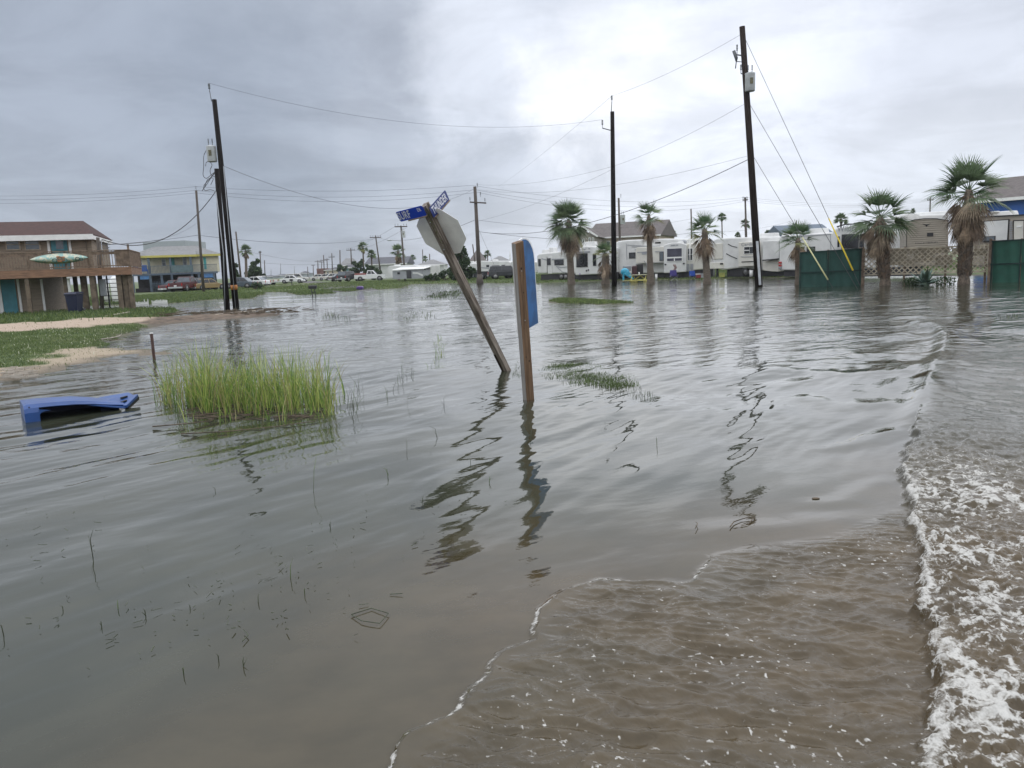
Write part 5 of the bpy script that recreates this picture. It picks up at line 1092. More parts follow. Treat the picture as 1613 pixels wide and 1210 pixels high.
for k in range(15): mb.box(u_+k*.083, u_+k*.083+rnd.uniform(.02, .05), -.02, 0, z_, z_+rnd.uniform(.03, .08))
mb.build('small_marks', m_rvdark, t)['kind'] = 'stuff'
acunit(f, 1465, 337, t, 6, 2.2, .12)
# 9 tan trailer with awning and door at the right edge
f = Fr(1540, 46, 1680, 41.5); t = thing('travel_trailer', 'tan trailer with a white awning panel and door beneath the blue building', 'camper', f(2, 0, .12))
body(f, [(1530, 420), (1530, 343), (1545, 341), (1700, 333), (1700, 420)], 2.6, 'body', m_tan, t, .1)
strip(f, [(1538, 342.5), (1700, 334.5)], -.1, .09, 'awning_case', m_black, t)
w_ = win(f, 1550.5, 348, 1588.5, 380, t, -.03, m_black, m_rvwhite, .05, name='entry_panel'); win(f, 1551.5, 372.5, 1569, 380, w_, -.08, m_black, m_glassg, .04)
d_ = pbox(f, 1597, 348, 1612.5, 381, -.06, .02, 'door', m_rvcream, t, .03); strip(f, [(1596.5, 382), (1596.5, 347.5), (1613, 347), (1613, 382)], -.07, .05, 'door_trim', m_black, t); pbox(f, 1601, 356, 1609, 358, -.1, -.06, 'door_badge', m_white, d_)
for k in range(9): pbox(f, 1590, 349+k*3.4, 1594.5, 350.6+k*3.4, -.04, 0, 'louvre', m_rvgrey, t)
mb = MB(f); u_, z_ = f.uz(1545, 334, .5); mb.tube([(u_, .5, z_), (u_+.02, .42, z_+.02)], [.42, .36], 16); mb.tube([(u_, .6, z_-.5), (u_, .6, z_)], .04, 6); mb.build('satellite_dish', m_white, t)
mb = MB(f); u_, z_ = f.uz(1561, 335, .8); mb.tube([(u_, .8, z_-.3), (u_, .8, z_)], .08, 8); mb.box(u_-.45, u_+.45, .7, .9, z_, z_+.06); mb.build('roof_antenna', m_white, t)
acunit(f, 1583, 337, t, 1.2, 1.3, .15)
# parked camper left of the sign, long low with swooshes
f = Fr(612, 116, 681, 112); t = thing('travel_trailer', 'camper with a white awning over grey shaded walls, left of the stop sign', 'camper', f(3, 0, .14), 'campers parked by the verge')
body(f, [(611, 438), (610, 423), (613, 418.8), (666, 417.5), (678, 417.5), (678, 438)], 2.5, 'body', m_rvwhite, t, .08)
pbox(f, 618, 427, 666.5, 438.5, -1.9, -.02, 'screen_room', m_rvgrey, t, .03); pbox(f.off(-1.9), 640, 427, 648, 438.5, -.05, 0, 'door', m_rvdark, t); u0, z0 = f.uz(617, 426, -2.1); u1 = f.uz(667, 425, -2.1)[0]
mb = MB(f); mb.add([(u0, -2.1, z0), (u1, -2.1, z0), (u1, 0, z0+.3), (u0, 0, z0+.3), (u0, -2.1, z0+.08), (u1, -2.1, z0+.08), (u1, 0, z0+.38), (u0, 0, z0+.38)], [(0, 1, 2, 3), (4, 7, 6, 5), (0, 4, 5, 1), (1, 5, 6, 2), (2, 6, 7, 3), (3, 7, 4, 0)]); mb.build('awning', m_white, t)
strip(f.off(-1.92), [(650, 430), (658, 430.5), (666, 434)], -.02, .25, 'swoosh', m_rvwhite, t); win(f.off(-1.92), 626, 429, 630, 432, t, -.02, m_black, m_glass, .05); win(f, 668, 421, 670.5, 425, t, -.02, m_black, m_glass, .05)
acunit(f, 626, 419.5, t, 1, 1, .25)
for x0, x1, y0, y1, d1, lb in ((757, 803, 411.5, 428, 112, 'long white trailer behind the black pickups on the verge'), (804, 824, 412, 430, 108, 'white trailer peeping out left of the blue board post'), (731, 760, 415, 431, 118, 'pale trailer roofline behind the brown crossarm pole')):
    f = Fr(x0, d1, x1, d1-3); t = thing('travel_trailer', lb, 'camper', f(1, 0, .14), 'campers parked by the verge'); body(f, [(x0, y1), (x0, y0+1), (x0+3, y0), (x1-2, y0-.3), (x1, y0+2), (x1, y1)], 2.5, 'body', m_rvwhite, t, .08)
    ww = x1-x0; win(f, x0+ww*.72, y0+6, x0+ww*.84, y0+10, t, -.02, m_black, m_glass, .05); win(f, x0+ww*.2, y0+6, x0+ww*.3, y0+9.5, t, -.02, m_black, m_glass, .05); strip(f, [(x0, y0+10), (x0+ww*.4, y0+12), (x1, y0+11)], -.03, .12, 'swoosh', m_rvgrey, t); acunit(f, x0+ww*.5, y0, t, 1.2, .9, .25)

# ================================================================== VEHICLES
def car(px, py, d, yaw_, L_, W_, H_, paint, label, kind='sedan', group=None, name='car', cat='car', z0=None):
    p0 = At(px, py, d); p0.z = tz(p0.x, p0.y) if z0 is None else z0; t = thing(name, label, cat, tuple(p0), group); c_, s_ = math.cos(R(yaw_)), math.sin(R(yaw_))
    T = lambda x, y, z: p0+Vector((x*c_-y*s_, x*s_+y*c_, z)); hl = L_/2; hw = W_/2
    cl = .28 if kind == 'sedan' else .42; belt = H_*.60
    if kind == 'pickup': prof = [(-hl, cl), (-hl, belt), (-.3, belt), (-.3, belt+.02), (hl*.42, belt+.02), (hl*.93, belt-.10), (hl, belt-.3), (hl, cl)]; cab = (-.55, hl*.46, -.35, hl*.22)
    elif kind == 'suv': prof = [(-hl, cl), (-hl, belt), (hl*.48, belt), (hl*.95, belt-.1), (hl, belt-.3), (hl, cl)]; cab = (-hl*.97, hl*.5, -hl*.88, hl*.28)
    else: prof = [(-hl, cl), (-hl, belt-.05), (-hl*.75, belt+.02), (hl*.45, belt), (hl*.92, belt-.2), (hl, belt-.35), (hl, cl)]; cab = (-hl*.72, hl*.45, -hl*.38, hl*.1)
    mb = MB(T); mb.prism(prof, -hw, hw); bd = mb.build('body', paint, t, .07)
    a, b, c2, d2 = cab; mb = MB(T); e = .13
    mb.add([(a, -hw+.05, belt-.02), (b, -hw+.05, belt-.02), (b, hw-.05, belt-.02), (a, hw-.05, belt-.02), (c2, -hw+e+.05, H_), (d2, -hw+e+.05, H_), (d2, hw-e-.05, H_), (c2, hw-e-.05, H_)], [(0, 3, 2, 1), (4, 5, 6, 7), (0, 1, 5, 4), (1, 2, 6, 5), (2, 3, 7, 6), (3, 0, 4, 7)]); cb_ = mb.build('cabin', paint, t, .05)
    for sy in (-1, 1):      # side glass, set 6 mm proud
        mb = MB(T); y0 = sy*(hw-.05+.006); y1 = sy*(hw-e-.05+.006); f0, f1 = .12, .86
        lerp_ = lambda p, q, s: p+(q-p)*s
        xs0 = lerp_(a, c2, f0)+.12; xe0 = lerp_(b, d2, f0)-.15; xs1 = lerp_(a, c2, f1)+.12; xe1 = lerp_(b, d2, f1)-.15; m0 = (xs0+xe0)/2; z_0 = lerp_(belt, H_, f0); z_1 = lerp_(belt, H_, f1); ya = lerp_(y0, y1, f0); yb = lerp_(y0, y1, f1)
        for u0_, u1_, v0_, v1_ in ((xs0, m0-.04, xs1, m0-.04), (m0+.04, xe0, m0+.04, xe1)): mb = MB(T); mb.add([(u0_, ya, z_0), (u1_, ya, z_0), (v1_, yb, z_1), (v0_, yb, z_1)], [(0, 1, 2, 3)]); mb.build('side_window', m_glass, cb_)
    for (xa, xb), nm_ in (((a, c2), 'rear_window'), ((b, d2), 'windshield')):
        sg = -1 if nm_ == 'rear_window' else 1; f0, f1 = .1, .88; mb = MB(T); xx0 = xa+(xb-xa)*f0+sg*.01; xx1 = xa+(xb-xa)*f1+sg*.01; w0 = hw-.05-e*f0-.08; w1 = hw-.05-e*f1-.08; zz0 = belt+(H_-belt)*f0; zz1 = belt+(H_-belt)*f1
        mb.add([(xx0, -w0, zz0), (xx0, w0, zz0), (xx1, w1, zz1), (xx1, -w1, zz1)], [(0, 1, 2, 3)]); mb.build(nm_, m_glassg if nm_ == 'rear_window' else m_glass, cb_)
    rw = .39 if kind != 'sedan' else .33
    for wx in (-hl*.62, hl*.64):
        for sy in (-1, 1):
            mb = MB(T); mb.tube([(wx, sy*(hw-.2), rw), (wx, sy*(hw+.02), rw)], rw, 18); wh = mb.build('wheel', m_tyre, t)
            mb = MB(T); mb.tube([(wx, sy*(hw+.005), rw), (wx, sy*(hw+.035), rw)], rw*.62, 12); mb.build('rim', m_rim, wh)
            mb = MB(T); mb.tube([(wx, sy*(hw-.02), rw+.02), (wx, sy*(hw+.012), rw+.02)], rw*1.16, 18); mb.build('wheel_arch', m_black, t)
    for sy in (-1, 1):
        mb = MB(T); mb.box(-hl-.03, -hl+.05, sy*(hw-.14)-.08, sy*(hw-.14)+.08, belt-.38, belt-.04); mb.build('tail_light', m_red, t, .02)
        mb = MB(T); mb.box(hl-.08, hl+.02, sy*(hw-.25)-.18, sy*(hw-.25)+.18, belt-.38, belt-.2); mb.build('headlight', m_glassg, t, .02)
    mb = MB(T); mb.box(-hl-.12, -hl, -hw+.05, hw-.05, cl, cl+.2); mb.build('rear_bumper', m_steel, t, .03)
    mb = MB(T); mb.box(-hl-.14, -hl-.12, -.17, .17, cl+.06, cl+.2) if kind == 'sedan' else mb.box(-hl-.035, -hl-.01, -.17, .17, cl+.25, cl+.4); mb.build('number_plate', m_white, t)
    return t, T, (hl, hw, belt, cl)
pw = mat('car_white', (.70, .70, .70), .25, .04, 1, coat=.4); pr_ = mat('car_red', (.07, .008, .01), .3, .1, 1, coat=.4); pk = mat('car_black', (.018, .02, .024), .3, .1, 1, coat=.4); py_ = mat('car_gold', (.24, .17, .07), .35, .1, 1, coat=.3); pg_ = mat('car_greyblue', (.05, .07, .09), .35, .1, 1, coat=.3)
car(583.5, 443, 138, 4, 5.4, 1.95, 1.85, pw, 'white crew-cab pickup seen side on behind the puddle, tarp over its bed', 'pickup', name='pickup_truck', cat='pickup')
o = MB(); q = At(569, 432, 138); o.box(q.x-1.15, q.x+.9, q.y-.8, q.y+.8, q.z-.25, q.z+.18, 0, (.1, .1)); tag(o.build('bed_cover', mat('rust_tarp', (.19, .06, .05), .8, .3), None, .05), 'rust red covered load in the bed of the white pickup', 'load')
car(549, 443.5, 138, 68, 4.3, 1.95, 1.85, pk, 'dark off-road car facing away beside the white pickup', 'suv', name='off_roader', cat='car')
car(537, 442, 150, 30, 4.2, 1.8, 1.5, pk, 'black car half hidden behind the dark off-roader', 'sedan', 'parked cars')
for k, (x_, y_, d_, lb) in enumerate(((504, 441.5, 185, 'leftmost of the pale cars in the row behind the street bend'), (516, 441, 182, 'second pale car in the row behind the street bend'), (526, 441, 178, 'pale car with a white roof load next to the dark off-roader'))):
    car(x_, y_, d_, 10+k*5, 4.6, 1.8, 1.55, mat('car_pale', (.55, .54, .50), .35, .08, 1), lb, 'sedan', 'parked cars')
car(461, 443.5, 148, 3, 4.6, 1.8, 1.5, pw, 'white sedan parked on the far driveway behind the mailbox', 'sedan', 'parked cars'); car(468, 441.5, 165, 8, 4.8, 1.9, 1.8, mat('car_pale', (.55, .54, .50), .35, .08, 1), 'pale van right behind the white sedan', 'suv', 'parked cars')
car(401.5, 447.5, 122, 168, 4.6, 1.8, 1.5, pw, 'white car behind the bright bush near the black poles', 'sedan', 'parked cars'); car(413, 447, 128, 172, 4.8, 1.9, 1.6, mat('car_pale', (.55, .54, .50), .35, .08, 1), 'pale pickup right of the white car near the black poles', 'pickup', 'parked cars')
car(379, 449, 105, 175, 4.2, 1.8, 1.5, pg_, 'grey-blue car between the black poles and the palm', 'sedan', 'parked cars')
car(294, 459, 99.5, 84, 5.2, 2.0, 1.85, pr_, 'dark red pickup seen from behind under the yellow house', 'pickup', name='pickup_truck', cat='pickup')
car(281, 457, 101.5, 60, 4.6, 1.8, 1.5, pr_, 'red car tucked left of the dark red pickup', 'sedan', 'parked cars')
car(329, 454.5, 101.5, 50, 4.4, 1.8, 1.5, py_, 'gold hatchback parked at the right of the yellow house', 'sedan', 'parked cars'); car(313, 456, 104, 88, 4.4, 1.85, 1.7, pk, 'black car in the shade between the pickup and the gold hatchback', 'suv', 'parked cars')
car(745, 434, 105, 10, 4.6, 1.8, 1.45, pg_, 'grey-blue car left of the brown crossarm pole', 'sedan', 'parked cars'); car(779, 432, 101, 5, 5.6, 1.95, 1.8, pk, 'black pickup in front of the long white trailer', 'pickup', name='pickup_truck', cat='pickup'); car(797, 433, 99, 5, 4.6, 1.85, 1.7, pk, 'black car at the right of the black pickup', 'suv', 'parked cars')

# ================================================================== FENCES, TABLE, SMALL THINGS
m_net = mat('green_netting', (.018, .068, .055), .75, .12, 2, .01, 60); m_netr = mat('green_netting_bright', (.018, .095, .064), .75, .12, 2, .01, 60); m_rope = mat('net_hem', (.01, .035, .03), .8, .2)
def screen(x0, x1, ytop0, ytop1, ybot, d0, d1, posts, label, m, hem):
    f = Fr(x0, d0, x1, d1); t = thing('screen_fence', label, 'fence', f(1, 0, 0)); ua = f.uz(x0, 430)[0]; ub = f.uz(x1, 430)[0]; za = f.uz(x0, ytop0)[1]; zb = f.uz(x1, ytop1)[1]
    nu, nz = 40, 14; mb = MB(f); rr = random.Random(4)
    vs = [(ua+(ub-ua)*i/nu, .03*math.sin(i*.9+j*.2)+rr.uniform(-.006, .006)-.03*math.sin(math.pi*i/nu*len(posts)), -.3+(za+(zb-za)*i/nu+.3)*j/nz-(.03*abs(math.sin(math.pi*i/nu*3)) if j == nz else 0)) for i in range(nu+1) for j in range(nz+1)]
    mb.add(vs, [(i*(nz+1)+j, (i+1)*(nz+1)+j, (i+1)*(nz+1)+j+1, i*(nz+1)+j+1) for i in range(nu) for j in range(nz)], 0, True); nt_ = mb.build('netting', m, t)
    for k, s_ in enumerate((1.0, hem)):
        mb = MB(f); mb.bar((ua, -.07, za*s_-.03), (ub, -.07, zb*s_-.03), .03, .07); mb.build('hem', m_rope, nt_)
    for x_ in posts:
        u_ = f.uz(x_, 430)[0]; mb = MB(f); mb.tube([(u_, .06, -.4), (u_, .06, za+(zb-za)*(u_-ua)/(ub-ua)+.04)], .05, 8); mb.build('post', m_rail, t)
        mb = MB(f); mb.box(u_-.03, u_+.03, -.075, -.05, -.3, za); mb.build('seam', m_rope, nt_)
    u_ = f.uz(x1+1.5 if x0 < 1500 else x0-2, 430)[0]; mb = MB(f); mb.box(u_-.06, u_+.06, -.06, .06, -.4, zb+.05); mb.build('end_post', m_rail, t, .01)
    return f
screen(1259, 1357, 397.5, 391, 450, 42.5, 41.5, (1261, 1304, 1354), 'dark green netting screen standing in the water behind the guarded stays', m_net, .42)
screen(1560, 1690, 379.5, 372, 440, 38.8, 36.5, (1562, 1606, 1650), 'brighter green netting screen at the right edge beside the largest palm', m_netr, .45)
# lattice fence
f = Fr(1359, 41.8, 1560, 39.6); t = thing('lattice_fence', 'weathered diagonal lattice fence with a solid board above, behind the two big palms', 'fence', f(2, 0, 0))
ua = f.uz(1359, 420)[0]; ub = f.uz(1556, 420)[0]; zl0 = f.uz(1450, 431)[1]; zl1 = f.uz(1450, 413)[1]; zl2 = f.uz(1450, 391)[1]
m_lat = mat('lattice_wood', (.50, .44, .34), .85, .25, 3)
def clipseg(x0, z0, x1, z1, a, b, c_, d_):
    t0, t1 = 0, 1; dx, dz = x1-x0, z1-z0
    for p_, q_ in ((-dx, x0-a), (dx, b-x0), (-dz, z0-c_), (dz, d_-z0)):
        if p_ == 0:
            if q_ < 0: return None
        else:
            r_ = q_/p_
            if p_ < 0: t0 = max(t0, r_)
            else: t1 = min(t1, r_)
    return None if t0 >= t1 else (x0+dx*t0, z0+dz*t0, x0+dx*t1, z0+dz*t1)
mb = MB(f); st = .27
for sgn, nn in ((1, .0), (-1, .022)):
    x_ = ua-2.0
    while x_ < ub+2.0:
        q = clipseg(x_-sgn*1.2, zl0-.2, x_+sgn*1.2, zl0-.2+2.4, ua, ub, zl0, zl2)
        if q: mb.bar((q[0], nn, q[1]), (q[2], nn, q[3]), .02, .055)
        x_ += st
mb.build('lattice', m_lat, t)['kind'] = 'stuff'
mb = MB(f)
for xa, xb, ya, yb in ((1395, 1428, 393, 413), (1428, 1496, 391, 398), (1440, 1470, 398, 412), (1474, 1500, 403, 416), (1500, 1532, 391, 400), (1380, 1440, 410.5, 417), (1535, 1553, 392, 402)):
    a, z1_ = f.uz(xa, ya); b_, z0_ = f.uz(xb, yb); q_ = MB(f); q_.box(a, b_, .045+rnd.uniform(0, .01), .065, z0_, z1_); q_.build('board', mat('lattice_board', (.30, .255, .19), .85, .2, 3), t)
mb = MB(f); mb.box(ua, ub, -.03, -.005, zl0-.03, zl0+.05); mb.build('bottom_rail', m_lat, t)
mb = MB(f); mb.box(ua, ub, -.03, -.005, zl2-.02, zl2+.05); mb.build('top_rail', m_lat, t)
for x_ in (1361, 1425, 1490, 1553): u_ = f.uz(x_, 420)[0]; mb = MB(f); mb.box(u_-.05, u_+.05, .07, .17, -.4, zl2+.1); mb.build('post', m_rail, t, .01)
# agave
rg = random.Random(12); pa = At(1457, 446, 38.6); pa.z = .0; t = thing('agave_plant', 'blue-green agave between the two big palms before the lattice', 'plant', tuple(pa)); mb = MB()
for i in range(34):
    a = i*2.4+rg.uniform(-.2, .2); el = R(rg.uniform(8, 80)); ln = rg.uniform(.65, 1.15); dv = Vector((math.cos(a)*math.cos(el), math.sin(a)*math.cos(el), math.sin(el))); sd_ = Vector((-math.sin(a), math.cos(a), 0)); vs = []
    for j, (s_, w_) in enumerate(((0, .08), (.3, .10), (.65, .07), (1, .005))):
        p_ = pa+Vector((0, 0, .02))+dv*ln*s_+Vector((0, 0, -.12*s_*s_)); up_ = sd_.cross(dv)*.03*(1-s_); vs += [tuple(p_-sd_*w_+up_), tuple(p_-up_), tuple(p_+sd_*w_+up_)]
    mb.add(vs, [(3*j+k, 3*j+k+1, 3*j+k+4, 3*j+k+3) for j in range(3) for k in range(2)], 0 if i % 5 else 1)
mb.build('leaves', [mat('agave_leaf', (.12, .19, .155), .5, .25, 3), mat('agave_dark', (.05, .08, .05), .6, .3)], t, recalc=False)
mb = MB(); mb.ell(tuple(pa+Vector((0, 0, .02))), (.22, .22, .16)); mb.build('heart', mat('agave_dark', (.05, .08, .05), .6, .3), t)
for k, (x_, y_, s_) in enumerate(((1487, 446, 1.2), (1434, 446.5, .8))):
    p_ = At(x_, y_, 38.8+k*.3); mb = MB(); leafblob(mb, (p_.x, p_.y, .12), (.55*s_, .4, .3), 260, rg, .07); tag(mb.build('low_weed', m_leaf, None, recalc=False), ('low dark weeds right of the agave', 'small low weeds left of the agave')[k], 'weeds', 'weeds around the agave')
# picnic table
f = Fr(985, 66, 1024, 65); t = thing('picnic_table', 'yellow picnic table half sunk in the water beside the slim palm', 'picnic table', f(1, 0, 0)); my = mat('table_yellow', (.52, .47, .13), .6, .15, 3)
u0, zt_ = f.uz(990.5, 433.2); u1, _ = f.uz(1023, 433); zs_ = f.uz(1000, 441.6, -.6)[1]; ml = mat('table_top', (.50, .49, .34), .6, .12, 3)
mb = MB(f)
for k in range(5): mb.box(u0, u1, .0+k*.15, .14+k*.15, zt_-.05, zt_)
mb.build('table_top', ml, t)['label'] = 'pale weathered table top'
for n_ in (-.75, 1.2):
    mb = MB(f); mb.box(u0-.35, u1, n_, n_+.28, zs_-.045, zs_); mb.build('bench', my, t, .01)
for u_ in (u0+.25, u1-.35):
    mb = MB(f); mb.bar((u_, -.6, -.3), (u_, .25, zt_-.05), .05, .12); mb.build('leg', my, t); mb = MB(f); mb.bar((u_, 1.3, -.3), (u_, .5, zt_-.05), .05, .12); mb.build('leg', my, t)
    mb = MB(f); mb.bar((u_+.06, -.7, zs_-.1), (u_+.06, 1.45, zs_-.1), .04, .11); mb.build('cross_rail', my, t)
mb = MB(f); mb.bar((u0+.25, .35, zs_-.05), ((u0+u1)/2, .35, zt_-.1), .04, .09); mb.bar((u1-.35, .35, zs_-.05), ((u0+u1)/2, .35, zt_-.1), .04, .09); mb.build('brace', my, t)
o = MB(f); u_ = f.uz(1005, 432)[0]; o.tube([(u_, .3, zt_), (u_, .3, zt_+.2)], .06, 8); tag(o.build('jar', m_white, None), 'white jar standing on the picnic table', 'jar')
# cyan slide toy, boxes, bins behind the table
p_ = At(987, 436, 69); z_ = .1; t = thing('play_slide', 'bright cyan plastic toy beside the fifth wheel tyre', 'toy', (p_.x, p_.y, z_)); mc_ = mat('cyan_plastic', (.04, .34, .50), .35, .1)
T = lambda x, y, z: Vector((p_.x+x, p_.y+y, z_+z)); mb = MB(T); mb.add([(-.3, -.3, .55), (.15, -.3, .85), (.15, .3, .85), (-.3, .3, .55), (.5, -.3, .05), (.62, -.3, .1), (.62, .3, .1), (.5, .3, .05)], [(0, 1, 2, 3), (1, 5, 6, 2), (0, 3, 7, 4), (4, 7, 6, 5), (0, 4, 5, 1), (3, 2, 6, 7)]); mb.build('chute', mc_, t, .04)
mb = MB(T); mb.ell((-.15, 0, .75), (.38, .3, .35), 0, 14, 8); mb.build('hood', mc_, t); mb = MB(T); mb.box(-.35, -.25, -.28, .28, 0, .6); mb.build('ladder', mc_, t, .02)
for x0, y0, x1, y1, dz, nm_, m_, lb, ct in ((996.5, 419, 1003.5, 433.5, 70.5, 'storage_box', mat('maroon_box', (.06, .022, .025), .6), 'dark maroon upright box between the cyan toy and the black grill', 'box'), (1003.5, 416, 1013.5, 434, 71, 'smoker_grill', m_black, 'black covered grill under the beige slide-out', 'grill'),
      (1032, 432, 1036, 437, 68, 'bucket', m_white, 'white bucket just right of the slim palm trunk', 'bucket'), (982, 419, 994, 427, 71, 'canopy_box', m_conduit, 'grey-topped white locker behind the cyan toy', 'locker')):
    f = Fr(x0, dz, x1, dz); ua, z1_ = f.uz(x0, y0); ub, z0_ = f.uz(x1, y1); mb = MB(f); w_ = ub-ua
    if nm_ == 'bucket':
        t = MB(f); t.tube([((ua+ub)/2, .1, 0), ((ua+ub)/2, .1, z1_)], [w_*.42, w_*.5], 12); t.tube([((ua+ub)/2, .1, z1_), ((ua+ub)/2, .1, z1_+.02)], w_*.54, 12); tag(t.build(nm_, m_, None), lb, ct); continue
    t = thing(nm_, lb, ct, f(w_/2, 0, .1)); mb.box(ua, ub, 0, .6, max(z0_, .1), z1_-.08); mb.build('body', m_, t, .04); mb = MB(f); mb.box(ua-.04, ub+.04, -.04, .64, z1_-.07, z1_, 0, (.06, .05)); mb.build('lid', m_, t, .02)
# folding chairs
for k, (x_, y_, d_, mm, lb) in enumerate(((1061.5, 438, 66, mat('purple_cloth', (.06, .045, .20), .7, .2), 'purple folding chair with a towel over it before the shaded window trailer'), (1091, 437.5, 66.5, mat('blue_cloth', (.02, .08, .36), .7, .15), 'bright blue low camp chair left of the skirted palm'))):
    p_ = At(x_, y_, d_); z_ = 0; s_ = 1 if k == 0 else .85; T = lambda x, y, z: Vector((p_.x+x*s_, p_.y+y*s_, z_+z*s_)); t = thing('camp_chair', lb, 'chair', (p_.x, p_.y, 0), 'camp chairs')
    mb = MB(T); mb.add([(-.28, -.25, .42), (.28, -.25, .42), (.3, .25, .36), (-.3, .25, .36)], [(0, 1, 2, 3)]); mb.box(-.28, .28, -.26, .25, .36, .39); mb.build('seat', mm, t); mb = MB(T); mb.box(-.3, .3, .22, .27, .38, .88, 0, (.02, 0)); mb.build('backrest', mm, t, .01)
    for a, b_ in (((-.3, -.28, 0), (.3, .28, .36)), ((.3, -.28, 0), (-.3, .28, .36)), ((-.3, -.28, .5), (-.3, .28, 0)), ((.3, -.28, .5), (.3, .28, 0))): mb = MB(T); mb.tube([a, b_], .016, 6); mb.build('leg', m_steel, t)
o = MB(); a = At(1062, 417, 67.8); b_ = At(1064.5, 422, 67.6); c_ = At(1061, 427.5, 67.4); o.bar(a, b_, .25, .06); o.bar(b_, c_, .22, .06); tag(o.build('towel', mat('towel', (.16, .11, .10), .9, .4, 9), None), 'patterned towel hanging above the purple chair', 'towel')
for k, (x_, y_, mm, lb) in enumerate(((1100, 433, mat('cooler_red', (.22, .03, .03), .5), 'red cooler beneath the trailer left of the skirted palm'), (1106, 433.5, m_rvgrey, 'grey crate next to the red cooler'), (1137, 433, mat('crate_yellowgreen', (.35, .36, .10), .6), 'yellow-green crate right of the skirted palm'))):
    p_ = At(x_, y_, 66.8); t = thing('cooler' if k == 0 else 'crate', lb, 'cooler' if k == 0 else 'crate', (p_.x, p_.y, .1)); mb = MB(); mb.box(p_.x-.2, p_.x+.22, p_.y-.15, p_.y+.2, .1, .42); mb.build('body', mm, t, .03); mb = MB(); mb.box(p_.x-.22, p_.x+.24, p_.y-.17, p_.y+.22, .425, .48); mb.build('lid', m_white if k == 0 else mm, t, .02)
# mailboxes
f0 = G(492.5, 467); t = thing('mailbox', 'black mailbox on two thin legs standing in the water', 'mailbox', tuple(f0)); d_ = f0.y; k_ = d_/F
c_ = At(492.5, 452.3, d_); mb = MB(lambda x, y, z: c_+Vector((x, y, z)))
w_ = 6.3*k_; h_ = 2.7*k_; pts = [(-h_*.9, -h_), (h_*.9, -h_)]+[(h_*.9*math.cos(math.pi*i/8), h_*.35+h_*.65*math.sin(math.pi*i/8)) for i in range(9)]
mb = MB(lambda x, y, z: c_+Vector((y, x, z))); mb.prism(pts, -w_, w_); mb.build('box', m_black, t, .01)
for sx_ in (-1, 1): mb = MB(); x_ = c_.x+sx_*2.5*k_; mb.tube([(x_+.1, d_, -.3), (x_, d_, c_.z-h_)], .035, 6); mb.build('leg', m_black, t)
mb = MB(); mb.bar((c_.x-2.5*k_, d_, c_.z-8*k_), (c_.x+2.7*k_, d_, c_.z-8*k_), .06); mb.build('crossbar', m_black, t)
p_ = At(460, 449.5, 112); p_.z = .16; t = thing('mailbox', 'small dark mailbox on a post beside the far driveway', 'mailbox', tuple(p_)); mb = MB(); mb.box(p_.x-.05, p_.x+.05, p_.y-.05, p_.y+.05, .1, .85); mb.build('post', m_black, t); mb = MB(); mb.box(p_.x-.28, p_.x+.2, p_.y-.2, p_.y+.2, .85, 1.15, 0, (.03, .03)); mb.build('box', m_black, t, .03)
# purple tub at the puddle edge
p_ = G(567.5, 456.8, .05); k_ = p_.y/F; t = thing('storage_tub', 'purple tub washed up on the road edge', 'tub', tuple(p_)); mb = MB(); w_ = 4.6*k_; mb.box(p_.x-w_, p_.x+w_, p_.y-.3, p_.y+.3, 0, 5.4*k_, 0, (-.04, -.03)); mb.build('body', mat('purple_plastic', (.06, .025, .16), .4, .15), t, .06); mb = MB(); mb.box(p_.x-w_*.9, p_.x+w_*.9, p_.y-.32, p_.y+.32, 5.4*k_, 6.6*k_, 0, (.08, .06)); mb.build('lid', mat('purple_lid', (.14, .08, .26), .4, .1), t, .03)
# stake
p_ = G(243, 567); q_ = At(238.5, 526, p_.y); o = MB(); o.bar(p_-Vector((0, 0, .3)), q_, .05, .05); t = o.build('stake', mat('red_stake', (.075, .042, .034), .8, .3, 6), None, .006); tag(t, 'thin reddish wooden stake standing in the water before the sand spit', 'stake')
mb = MB(); mb.bar(q_, q_+(q_-p_)*.05, .052, .052); mb.build('pale_tip', m_white, t)
# debris on the spit and floating
def twig(pts, z, r, label, m=m_debris, name='driftwood', group='floating debris'):
    mb = MB(); P = [G(a, b, z) for a, b in pts]; P = [p+Vector((0, 0, rnd.uniform(-.004, .012))) for p in P]; mb.tube(P, [r*.42*(1-.6*i/len(P)) for i in range(len(P))], 6); return tag(mb.build(name, m, None), label, 'driftwood', group)
twig([(340, 496), (372, 492.5), (415, 488.5)], .12, .07, 'pale plank-like stick on the mud ridge by the black poles', mat('pale_plank', (.48, .42, .34), .8, .15))
twig([(160, 535), (175, 533), (187, 530), (191, 527.5)], .06, .05, 'bleached branch lying at the lawn edge near the sand', mat('bleached', (.36, .32, .27), .8, .2)); twig([(172, 536), (185, 535), (190, 534)], .05, .03, 'dark stick beneath the bleached branch')
for k, (a, b, w_) in enumerate(((300, 496, 1.5), (390, 489.5, 1.2), (345, 493, 1.8), (420, 493.5, .9))):
    mb = MB(); rg = random.Random(50+k); p_ = G(a, b, .08)
    for i in range(60): q_ = p_+Vector((rg.gauss(0, w_), rg.gauss(0, .35), rg.uniform(0, .09))); an = rg.uniform(-.6, .6); mb.bar(q_, q_+Vector((math.cos(an), math.sin(an), rg.uniform(-.1, .1)))*rg.uniform(.1, .5), rg.uniform(.01, .04))
    tag(mb.build('wrack_line', m_debris, None), 'tangled brown wrack on the mud ridge, '+('nearest the lawn', 'just behind the pale stick', 'in the middle', 'at its tip')[k], 'debris', 'wrack on the mud ridge', 'stuff')
mb = MB(); rg = random.Random(88); p_ = G(17, 588, .08)
